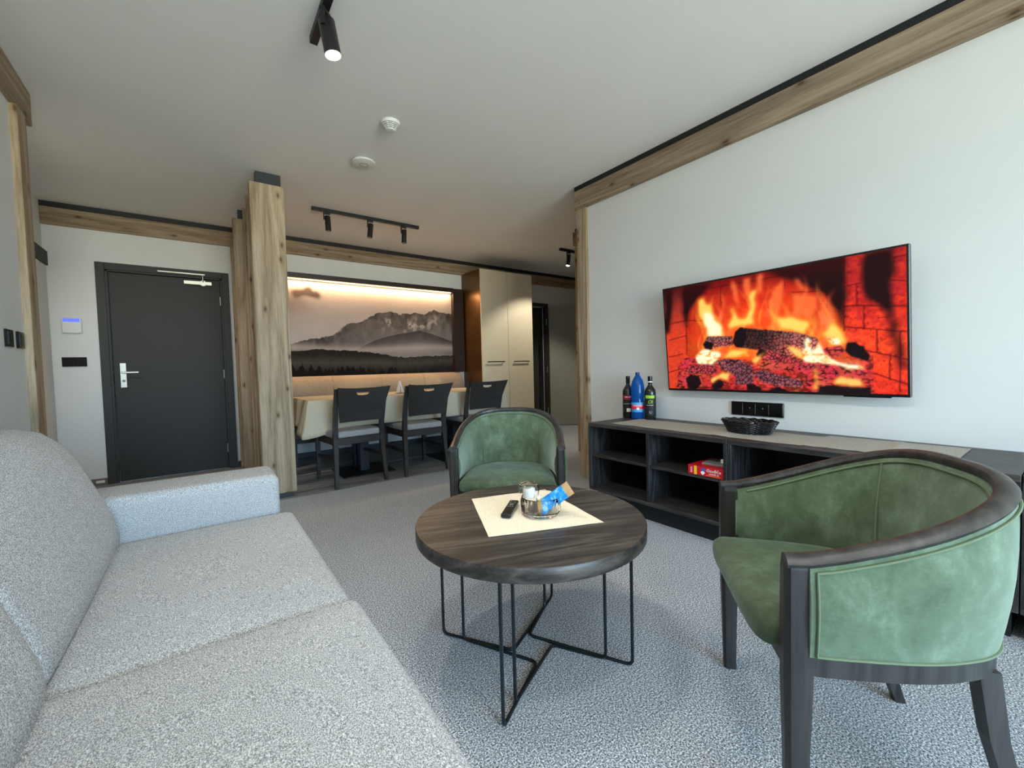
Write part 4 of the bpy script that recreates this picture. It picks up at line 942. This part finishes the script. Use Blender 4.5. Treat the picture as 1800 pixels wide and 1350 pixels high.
# bottles
def place_text(mb, r, z, ang, c=(0, 0)):
    """bend flat lettering round an upright cylinder, facing direction ang"""
    def fn(p):
        a = ang + p.x / r; rr = r + p.z
        return Vector((c[0] + rr * math.cos(a), c[1] + rr * math.sin(a), z + p.y))
    return mb.xform(fn)
def band(r, z0, z1, a0, a1, n=18, th=0.0006):
    rings = []
    for k in range(n + 1):
        a = a0 + (a1 - a0) * k / n; rings.append([((r + d2) * math.cos(a), (r + d2) * math.sin(a), z) for d2, z in ((0, z0), (th, z0), (th, z1), (0, z1))])
    return MB().loft(rings)
FA = math.atan2(-0.61, -0.79)
m_red = plain('deep_red_print', rgb(150, 22, 45), 0.5); m_lime = plain('lime_print', rgb(150, 200, 50), 0.5); m_pink = plain('crimson_print', rgb(215, 30, 80), 0.5)
m_lab = plain('black_label', rgb(22, 16, 18), 0.6); m_cyan = plain('light_blue_print', rgb(70, 160, 215), 0.5)
wp = [(0.037, 0.0), (0.0405, 0.004), (0.0405, 0.195), (0.037, 0.218), (0.024, 0.238), (0.015, 0.252), (0.0135, 0.262), (0.0135, 0.300), (0.0150, 0.302), (0.0150, 0.316), (0.0, 0.318)]
b1 = empty('wine_bottle', (2.618, 2.078, ZS), label='dark wine bottle with red label, nearest the oak post', cat='bottle', group='wine bottles on the shelf unit')
MB().lathe(wp, n=28).obj('bottle_glass', m_wine, b1, smooth=True)
MB().lathe([(0.0140, 0.262), (0.0155, 0.27), (0.0158, 0.317), (0.0, 0.3185)], n=20).obj('capsule', m_blackpl, b1, smooth=True)
lb = band(0.0408, 0.045, 0.175, FA - 1.1, FA + 1.1).obj('label', m_lab, b1)
band(0.0414, 0.140, 0.172, FA - 0.95, FA + 0.95).obj('label_band', m_red, lb)
tb = MB()
for q_ in (-0.020, -0.013, -0.006, 0.004, 0.011, 0.018): tb.box(q_ - 0.0024, q_ + 0.0024, -0.003, 0.003, 0, 0.0006)
place_text(tb, 0.0422, 0.160, FA).obj('small_print', m_paper, lb)
band(0.0414, 0.108, 0.110, FA - 0.85, FA + 0.85).obj('label_line', m_paper, lb)
band(0.0414, 0.048, 0.075, FA - 0.25, FA + 0.45).obj('label_stamp', m_paper, lb)
b3 = duptree(b1); 
for o in list(b3.children):
    if o.name.startswith('label'):
        for g in list(o.children): bpy.data.objects.remove(g)
        bpy.data.objects.remove(o)
b3.location = (2.618, 1.880, ZS); tagit(b3, 'dark wine bottle with lime green label, nearest the television', 'bottle', 'wine bottles on the shelf unit')
lb = band(0.0408, 0.035, 0.185, FA - 1.1, FA + 1.1).obj('label', m_lab, b3)
band(0.0414, 0.158, 0.180, FA - 0.95, FA + 0.75).obj('label_band', m_lime, lb)
tm = text_mb('Ol', 0.034).xform(lambda p: Vector((p.x + p.y * 0.25, p.y, p.z)))
place_text(tm, 0.0422, 0.132, FA).obj('lettering', m_lime, lb)
band(0.0414, 0.108, 0.110, FA - 0.7, FA + 0.5).obj('label_line', m_paper, lb)
place_text(MB().lathe([(0.011, 0.0), (0.011, 0.0005)], n=20), 0.0412, 0.058, FA).obj('label_seal', m_grey, lb)
MB().lathe([(0.0160, 0.272), (0.0162, 0.279), (0.0155, 0.280)], n=20).obj('neck_ring', m_paper, b3)
b2_ = empty('water_bottle', (2.600, 1.975, ZS), label='blue plastic water bottle standing between the two wine bottles', cat='bottle')
MB().lathe([(0.034, 0.0), (0.046, 0.008), (0.0475, 0.03), (0.0475, 0.13), (0.045, 0.150), (0.0475, 0.168), (0.0485, 0.215), (0.046, 0.250), (0.038, 0.285), (0.023, 0.312), (0.014, 0.326), (0.0125, 0.334), (0.0, 0.335)], n=32).obj('bottle_body', m_blueplastic, b2_, smooth=True)
MB().lathe([(0.0155, 0.328), (0.0155, 0.346), (0.0, 0.3465)], n=20).obj('cap', plain('navy_cap', rgb(20, 28, 90), 0.4), b2_, smooth=True)
lb = band(0.0478, 0.055, 0.125, FA - 1.4, FA + 1.4).obj('label', m_cyan, b2_)
band(0.0484, 0.076, 0.108, FA - 1.35, FA + 1.35).obj('label_band', m_pink, lb)
place_text(text_mb('MAGNESIA', 0.0155), 0.0492, 0.101, FA).obj('lettering', m_paper, lb)
place_text(MB().lathe([(0.010, 0.0), (0.010, 0.0005)], n=20), 0.0490, 0.080, FA).obj('label_emblem', m_paper, lb)

# wicker basket
bk = empty('wicker_basket', (2.475, 1.128, ZS + 0.003), label='oval black woven bread basket on the taupe runner below the television', cat='basket')
NB = 96
def bring(k, z, u, phase, d2):
    a = 2 * PI * k / NB; rx = 0.066 + 0.024 * u + d2; ry = 0.108 + 0.034 * u + d2; wv = 0.0042 * math.sin(a * 24 + phase)
    return ((rx + wv) * math.cos(a), (ry + wv) * math.sin(a), z)
for j in range(11):
    u = j / 10; z = 0.004 + 0.060 * u
    MB().tube([bring(k, z, u, PI * (j % 2), 0) for k in range(NB)], 0.0034, 6, loop=True).obj('weave', m_basket, bk, smooth=True)
for k in range(24):
    a = 2 * PI * (k + 0.25) / 24; pts = [(((0.066 + 0.024 * u)) * math.cos(a), ((0.108 + 0.034 * u)) * math.sin(a), 0.002 + 0.064 * u) for u in (0, 0.25, 0.5, 0.75, 1.0)]
    MB().tube(pts, 0.003, 5).obj('stake', m_basket, bk)
MB().tube([bring(k, 0.069 + 0.0022 * math.sin(k * 2 * PI / NB * 16), 1.0, 0, 0.001) for k in range(NB)], 0.0055, 6, loop=True).obj('rim', m_basket, bk, smooth=True)
MB().loft([[(0.064 * math.cos(2 * PI * k / 40), 0.106 * math.sin(2 * PI * k / 40), z) for k in range(40)] for z in (0.0, 0.004)]).obj('basket_base', m_basket, bk)

# board game on the middle shelf
bg_ = empty('board_game', (2.335, 1.238, 0.373), label='red board game box lying on the middle shelf', cat='game box')
bx = MB().box(-0.125, 0.125, -0.102, 0.102, 0.0, 0.052, 0.001).obj('box_lid', plain('red_box_print', rgb(196, 16, 34), 0.45), bg_)
MB().box(-0.1262, -0.125, 0.050, 0.066, 0.002, 0.050).obj('yellow_stripe', plain('yellow_print', rgb(240, 190, 40), 0.5), bg_)
def side_text(body, size, yc, zc, mat, rot=0):
    mb = text_mb(body, size, 0.0003)
    if rot: mb.xform(lambda p: Vector((-p.y, p.x, p.z)))
    mb.xform(lambda p: Vector((-0.1264 - p.z, yc - p.x, zc + p.y))).obj('lettering', mat, bg_)
side_text('člověče', 0.024, -0.048, 0.034, m_paper); side_text('nezlob se', 0.015, -0.048, 0.018, m_paper)
MB().box(-0.1262, -0.125, -0.085, -0.005, 0.006, 0.009).obj('orange_line', plain('orange_print', rgb(235, 130, 60), 0.5), bg_)
tb = MB()
for q_ in (0.012, 0.0185, 0.025, 0.0315, 0.038): tb.box(-0.1262, -0.125, 0.076, 0.088, q_ - 0.0024, q_ + 0.0024)
tb.obj('small_print', plain('pink_print', rgb(240, 150, 165), 0.5), bg_)
MB().prism([(0.015 + 0.013, 0.018), (0.015, 0.004), (0.015 - 0.013, 0.018), (0.015 - 0.006, 0.026), (0.015 + 0.006, 0.026)], 0, -0.1262, -0.125).obj('pale_patch', m_paper, bg_)
MB().prism([(0.026, 0.032), (0.024, 0.044), (0.0, 0.044), (-0.003, 0.030), (0.01, 0.026)], 0, -0.1262, -0.125).obj('blue_patch', plain('blue_print', rgb(70, 90, 160), 0.5), bg_)
MB().box(-0.10, 0.03, -0.09, 0.06, 0, 0.012, 0.002).xform(lambda p: Matrix.Rotation(0.12, 3, 'Z') @ p).obj('leaflet_pile', m_grey, loc=(2.36, 1.236, 0.4255), label='grey folded leaflet lying on top of the red game box', cat='leaflet')
MB().box(-0.04, 0.04, -0.03, 0.03, 0, 0.022, 0.002).obj('card_deck', m_paper, loc=(2.34, 1.170, 0.4385), label='small white card box on top of the leaflet', cat='card box')

# socket panel
sp = empty('socket_panel', (XR, 1.200, 0.706), label='black glass multi-socket panel on the wall below the television', cat='socket')
MB().box(-0.012, 0.0, -0.151, 0.151, -0.0425, 0.0425, 0.002).obj('panel_frame', m_blackpl, sp)
for yy in (0.113, 0.038, -0.038, -0.113): MB().box(-0.0135, -0.012, yy - 0.033, yy + 0.033, -0.033, 0.033, 0.0006).obj('socket_insert', m_blackpl, sp)
for yy in (0.038, -0.038): MB().cyl((-0.0152, yy, 0.006), (-0.0134, yy, 0.006), 0.003, 10).obj('pin', m_grey, sp)

# ------------------------------------------------------------------ television
tv = empty('television', label='wide flat television showing a burning log fire, leaning slightly off the wall', cat='television')
bl = Vector((2.662, 1.759, 0.811)); br = Vector((2.662, 0.487, 0.811)); tl = Vector((2.600, 1.759, 1.515))
ux = (br - bl).normalized(); uy = (tl - bl).normalized(); uz = ux.cross(uy)
if uz.x > 0: uz = -uz
Mt = Matrix.Identity(4)
TW, TH = (br - bl).length, (tl - bl).length; cen = (br + tl) / 2
for i in range(3): Mt[i][0] = ux[i]; Mt[i][1] = uy[i]; Mt[i][2] = uz[i]; Mt[i][3] = cen[i]
tv.matrix_world = Mt
MB().box(-TW / 2, TW / 2, -TH / 2, TH / 2, -0.028, 0.0, 0.003).obj('housing', m_tvbody, tv)
MB().box(TW / 2 - 0.26, TW / 2 - 0.07, -TH / 2 - 0.006, -TH / 2 + 0.001, -0.02, -0.003, 0.002).obj('sensor_bar', m_blackpl, tv)
MB().box(-0.15, 0.15, -0.15, 0.12, -0.060, -0.028).obj('wall_mount', m_blackmetal, tv)
def paint_fire(W, H):
    u, v = np.meshgrid(np.linspace(0, 1, W), np.linspace(0, 1, H))
    n = fbm(W, H, 6, 4, 3); n2 = fbm(W, H, 22, 14, 8); n3 = fbm(W, H, 70, 44, 15); n4 = vnoise(W, H, 130, 80, 25)
    wx = u + (n2 - 0.5) * 0.030 + (n3 - 0.5) * 0.010; wy = v + (fbm(W, H, 18, 10, 40) - 0.5) * 0.030 + (n4 - 0.5) * 0.006
    glow = np.exp(-(((u - 0.52) / 0.42) ** 2 + ((v - 0.45) / 0.45) ** 2))
    Rr = 150 + 115 * glow + 30 * (n - 0.5); G = 14 + 62 * glow + 30 * (n2 - 0.5) + 24 * np.exp(-((v - 0.3) / 0.3) ** 2); B = 16 + 8 * glow
    right = (u > 0.815); Rr = np.where(right, 205 + 40 * np.exp(-((v - 0.3) / 0.3) ** 2) - 60 * np.clip(v - 0.5, 0, 1) + 60 * (n3 - 0.5), Rr); G = np.where(right, 36 + 34 * np.exp(-((v - 0.3) / 0.28) ** 2) + 40 * (n3 - 0.5), G); B = np.where(right, 24 + 20 * n2, B)
    left = (u < 0.122); Rr = np.where(left, 215 - 130 * np.clip(v - 0.55, 0, 1) * 2, Rr); G = np.where(left, 62 - 70 * np.clip(v - 0.55, 0, 1), G); B = np.where(left, 34, B)
    img = np.stack([Rr, G, B], -1)
    img *= (0.88 + 0.24 * n3)[..., None]
    asp = 1.78
    for a, b in TVS['brick']:
        d = segd(u + (n3 - 0.5) * 0.008, v + (n2 - 0.5) * 0.012, a, b, asp); img = over(img, np.clip(1 - d / 0.009, 0, 1) * 0.75, (90, 8, 10))
    pits = np.clip((n4 - 0.80) * 8, 0, 1) * right; img = over(img, pits * 0.5, (110, 14, 14))
    for p in TVS['dark']: img = over(img, np.clip(blur(inpoly(wx, wy, p), 5) * 1.15, 0, 0.96), (26, 3, 6))
    img = over(img, np.clip((v - 0.84) / 0.16, 0, 1) * 0.6 * (u < 0.82), (60, 4, 8))
    for k in range(60):     # faint rising tongues
        r = np.random.default_rng(100 + k); xc = r.uniform(0.20, 0.78); w0 = r.uniform(0.006, 0.020); top = r.uniform(0.55, 0.97); ph = r.uniform(0, 6)
        cx = xc + 0.028 * np.sin(v * r.uniform(7, 14) + ph) ; m2 = np.exp(-((u - cx) / (w0 * (1.25 - 0.8 * v / top))) ** 2) * np.clip((top - v) / 0.25, 0, 1) * (v > 0.3) * r.uniform(0.25, 0.6) * (0.35 + 1.3 * n2)
        img = over(img, np.clip(m2, 0, 1), (255, 112 + 90 * r.random() ** 2, 50 + 30 * r.random()))
    for p in TVS['flame_o']: img = over(img, np.clip(blur(inpoly(wx, wy, p), 3), 0, 1) * 0.8, (255, 118, 58))
    bed = np.clip((0.30 - v) / 0.06, 0, 1) * (u > 0.06) * (u < 0.90)
    vb = np.clip(voron(W, H, 46, 34, 5, asp) * 0.6 + fbm(W, H, 60, 60, 71) * 1.0 - 0.38, 0, 1)
    ember = np.stack([215 + 50 * (n3 - 0.5) * 2, 50 + 90 * np.clip(n2 - 0.45, 0, 1) * 2, 42 + 40 * n3], -1)
    ember = ember * (0.35 + 0.65 * np.clip(vb * 3.0, 0, 1))[..., None]
    img = over(img, bed * 0.75, ember)
    for p in TVS['ember']:
        m2 = blur(inpoly(wx, wy, p), 1); img = over(img, m2, np.stack([205 + 60 * (n3 - 0.5), 52 + 60 * (n2 - 0.3), 58 + 60 * (n3 - 0.4)], -1) * (0.30 + 0.70 * np.clip(vb * 3.2, 0, 1))[..., None])
    for p in TVS['flame_y'][:5]: 
        m2 = blur(inpoly(wx, wy, p), 4); img = over(img, np.clip(m2 * 1.1, 0, 1) * 0.9, np.stack([255 + 0 * u, 160 + 90 * np.clip(m2 - 0.3, 0, 1), 60 + 90 * np.clip(m2 - 0.5, 0, 1)], -1))
    for p in TVS['flame_w'][:1]: img = over(img, np.clip(blur(inpoly(wx, wy, p), 3), 0, 1), (255, 246, 205))
    vl = voron(W, H, 70, 34, 9, asp) * (0.4 + 1.1 * n3) + 0.25 * (n4 - 0.5); crack = np.clip(vl * 2.8 + 0.10, 0, 1)
    for i, p in enumerate(TVS['log']):
        m2 = blur(inpoly(u + (n3 - 0.5) * 0.008, v + (n3 - 0.5) * 0.010, p), 1)
        ys = [q[1] for q in p]; tt = np.clip((v - min(ys)) / (max(ys) - min(ys) + 1e-6), 0, 1)
        if i in (0, 1): base = np.stack([225 - 120 * tt + 60 * (n2 - 0.5), 105 - 30 * tt, 92 - 15 * tt], -1)
        elif i in (3, 4): base = np.stack([96 + 70 * n2 + 90 * np.clip(n3 - 0.55, 0, 1), 58 + 36 * n2, 72 + 26 * n2], -1)
        else: base = np.stack([160 + 60 * n2, 50 + 30 * n2, 60 + 20 * n2], -1)
        dk = np.array([34, 12, 20])[None, None, :]
        base = base * (0.72 + 0.56 * n3)[..., None]; base = base * crack[..., None] + dk * (1 - crack[..., None])
        if i == 0: base = base * (0.45 + 0.75 * np.clip((u - 0.50) / 0.16, 0, 1))[..., None]
        img = over(img, m2, base)
    for p in TVS['black']: img = over(img, np.clip(blur(inpoly(u + (n3 - 0.5) * 0.01, v + (n3 - 0.5) * 0.014, p), 1) * 1.1, 0, 1), np.stack([16 + 14 * n3, 6 + 8 * n3, 10 + 10 * n3], -1))
    for p in TVS['flame_y'][5:]:
        m2 = blur(inpoly(wx, wy, p), 3); img = over(img, np.clip(m2 * 1.1, 0, 1) * 0.92, np.stack([255 + 0 * u, 150 + 90 * np.clip(m2 - 0.3, 0, 1), 66 + 90 * np.clip(m2 - 0.5, 0, 1)], -1))
    for p in TVS['flame_w'][1:]: mw = np.clip(blur(inpoly(wx, wy, p), 2) * 1.1, 0, 1); img = over(img, mw, np.stack([255 + 0 * u, 244 - 170 * np.clip(n3 - 0.52, 0, 1) * 2, 208 - 330 * np.clip(n3 - 0.48, 0, 0.4) * 1.4], -1))
    return img
sw, sh = 440, 246; mg = 0.011
grid_obj('screen', sw, sh, lambda u, v: np.stack([-TW / 2 + mg + u * (TW - 2 * mg), -TH / 2 + mg * 1.3 + v * (TH - 2.2 * mg), np.full(u.shape, 0.0008)], -1), paint_fire(sw, sh), vcol('screen_fire', 0.70), tv, label='glowing screen with flames, charred logs and brick')

# ------------------------------------------------------------------ left wall and hall fittings
for i, (ya, yb, lab) in enumerate(((2.904, 3.030, 'black switch plate on the left wall, the one farther from the oak post'), (3.060, 3.180, 'black switch plate on the left wall, right beside the oak post'))):
    q = empty('light_switch', (XL, (ya + yb) / 2, 1.195), label=lab, cat='switch', group='black switch plates on the left wall')
    MB().box(0, 0.010, -0.043, 0.043, -0.041, 0.041, 0.002).obj('plate', m_blackpl, q); MB().box(0.010, 0.013, -0.030, 0.030, -0.030, 0.030, 0.001).obj('rocker', m_blackpl, q)
q = empty('switch_panel', (-0.924, YB, 1.150), label='long black switch panel on the wall left of the entrance door', cat='switch')
MB().box(-0.080, 0.080, -0.012, 0, -0.042, 0.042, 0.002).obj('plate', m_blackpl, q)
for xx in (-0.04, 0.04): MB().box(xx - 0.032, xx + 0.032, -0.0145, -0.012, -0.032, 0.032, 0.001).obj('rocker', m_blackpl, q)
q = empty('thermostat', (-0.926, YB, 1.479), label='rounded white control unit with blue display above the long black switch panel', cat='thermostat')
MB().rbox(-0.066, 0.066, -0.026, 0.0, -0.072, 0.072, 0.012, n=4).obj('housing', m_white, q, smooth='all', weld=True)
MB().box(-0.054, 0.054, -0.0275, -0.0255, 0.030, 0.062).obj('display', m_display, q, label='blue lit display')

# ------------------------------------------------------------------ ceiling fittings
q = empty('smoke_detector', (1.025, 2.625, ZC), label='white round smoke detector with slotted cone on the ceiling', cat='smoke detector')
MB().lathe([(0.058, 0.0), (0.058, -0.012), (0.054, -0.018), (0.0, -0.018)], n=36).obj('base', m_white, q, smooth=True)
MB().lathe([(0.030, -0.018), (0.024, -0.046), (0.0, -0.046)], n=30).obj('chamber', m_grey, q, smooth=True)
for k in range(4):
    r = 0.050 - 0.0065 * k; z = -0.022 - 0.008 * k; MB().lathe([(r - 0.012, z), (r, z), (r - 0.001, z - 0.0032), (r - 0.012, z - 0.0032)], n=36).obj('ring', m_white, q)
for k in range(8):
    a = 2 * PI * k / 8; MB().cyl((0.050 * math.cos(a), 0.050 * math.sin(a), -0.018), (0.026 * math.cos(a), 0.026 * math.sin(a), -0.050), 0.0022, 6).obj('spoke', m_white, q)
MB().lathe([(0.026, -0.047), (0.025, -0.052), (0.0, -0.053)], n=30).obj('cap', m_white, q, smooth=True)
q = empty('ceiling_access_point', (1.035, 3.205, ZC), label='flat white disc with centre ring on the ceiling, beyond the smoke detector', cat='sensor')
MB().lathe([(0.040, 0.0), (0.078, -0.006), (0.084, -0.013), (0.080, -0.022), (0.060, -0.029), (0.0, -0.032)], n=44).obj('disc', m_white, q, smooth=True)
MB().lathe([(0.030, -0.0305), (0.030, -0.0325), (0.027, -0.0325), (0.027, -0.0305)], n=36).obj('ring', m_grey, q)
def track(axis, a, b, c_, lab, grp=None):
    L2 = (b - a) / 2
    o = MB()
    if axis == 'x': o.box(-L2, L2, -0.017, 0.017, -0.032, 0, 0.002); loc = ((a + b) / 2, c_, ZC)
    else: o.box(-0.017, 0.017, -L2, L2, -0.032, 0, 0.002); loc = (c_, (a + b) / 2, ZC)
    return o.obj('ceiling_track', m_blackmetal, loc=loc, label=lab, cat='light track', group='black lighting tracks on the ceiling')
track('y', -0.60, 2.165, 0.487, 'black ceiling light track with the lit spotlight above the sofa')
track('x', 0.897, 1.971, 4.343, 'short black ceiling track with three unlit spotlights over the dining table')
track('x', 3.880, 5.00, 4.157, 'black ceiling light track in front of the far open door')
def spotlight(lab, lit, loc, tilt, az, scale=1.0):
    q = empty('track_spotlight', loc, az, label=lab, cat='spotlight', group='black cylinder spotlights on ceiling tracks')
    MB().box(-0.030, 0.030, -0.012, 0.012, -0.050, -0.032, 0.002).obj('adapter', m_blackmetal, q)
    MB().box(-0.030, -0.022, -0.010, 0.010, -0.105, -0.050, 0.001).obj('bracket', m_blackmetal, q)
    R1 = 0.026 * scale
    Rm = Matrix.Rotation(tilt[1], 3, 'Y') @ Matrix.Rotation(tilt[0], 3, 'X')
    fn = lambda p: Rm @ p + Vector((0.006, 0, -0.068))
    hd = MB().lathe([(0.0, 0.002), (R1 * 0.9, 0.002), (R1, -0.003), (R1, -0.140), (R1 * 0.88, -0.140), (R1 * 0.8, -0.132), (0.0, -0.130)], n=24).xform(fn).obj('lamp_head', m_blackmetal, q, smooth=True)
    MB().lathe([(0.0, -0.131), (R1 * 0.82, -0.131), (R1 * 0.92, -0.1415), (R1 * 0.6, -0.148 if lit else -0.142), (0.0, -0.150 if lit else -0.142)], n=24).xform(fn).obj('lens', m_lamp if lit else m_grey, q, smooth=True)
    return q
spotlight('lit black cylinder spotlight on the track above the sofa', True, (0.487, 1.935, ZC), (math.radians(-8), math.radians(-4)), math.radians(50), 1.3)
for x, lab, tl_ in ((1.03, 'unlit black spotlight nearest the oak divider on the dining track', 0.03), (1.445, 'middle unlit black spotlight on the dining track', -0.12), (1.80, 'unlit black spotlight nearest the closet on the dining track', -0.05)):
    spotlight(lab, False, (x, 4.343, ZC), (0.0, -tl_), 0.0)
spotlight('lit black spotlight in front of the far open door', True, (4.04, 4.157, ZC), (math.radians(8), math.radians(2)), 0.0)
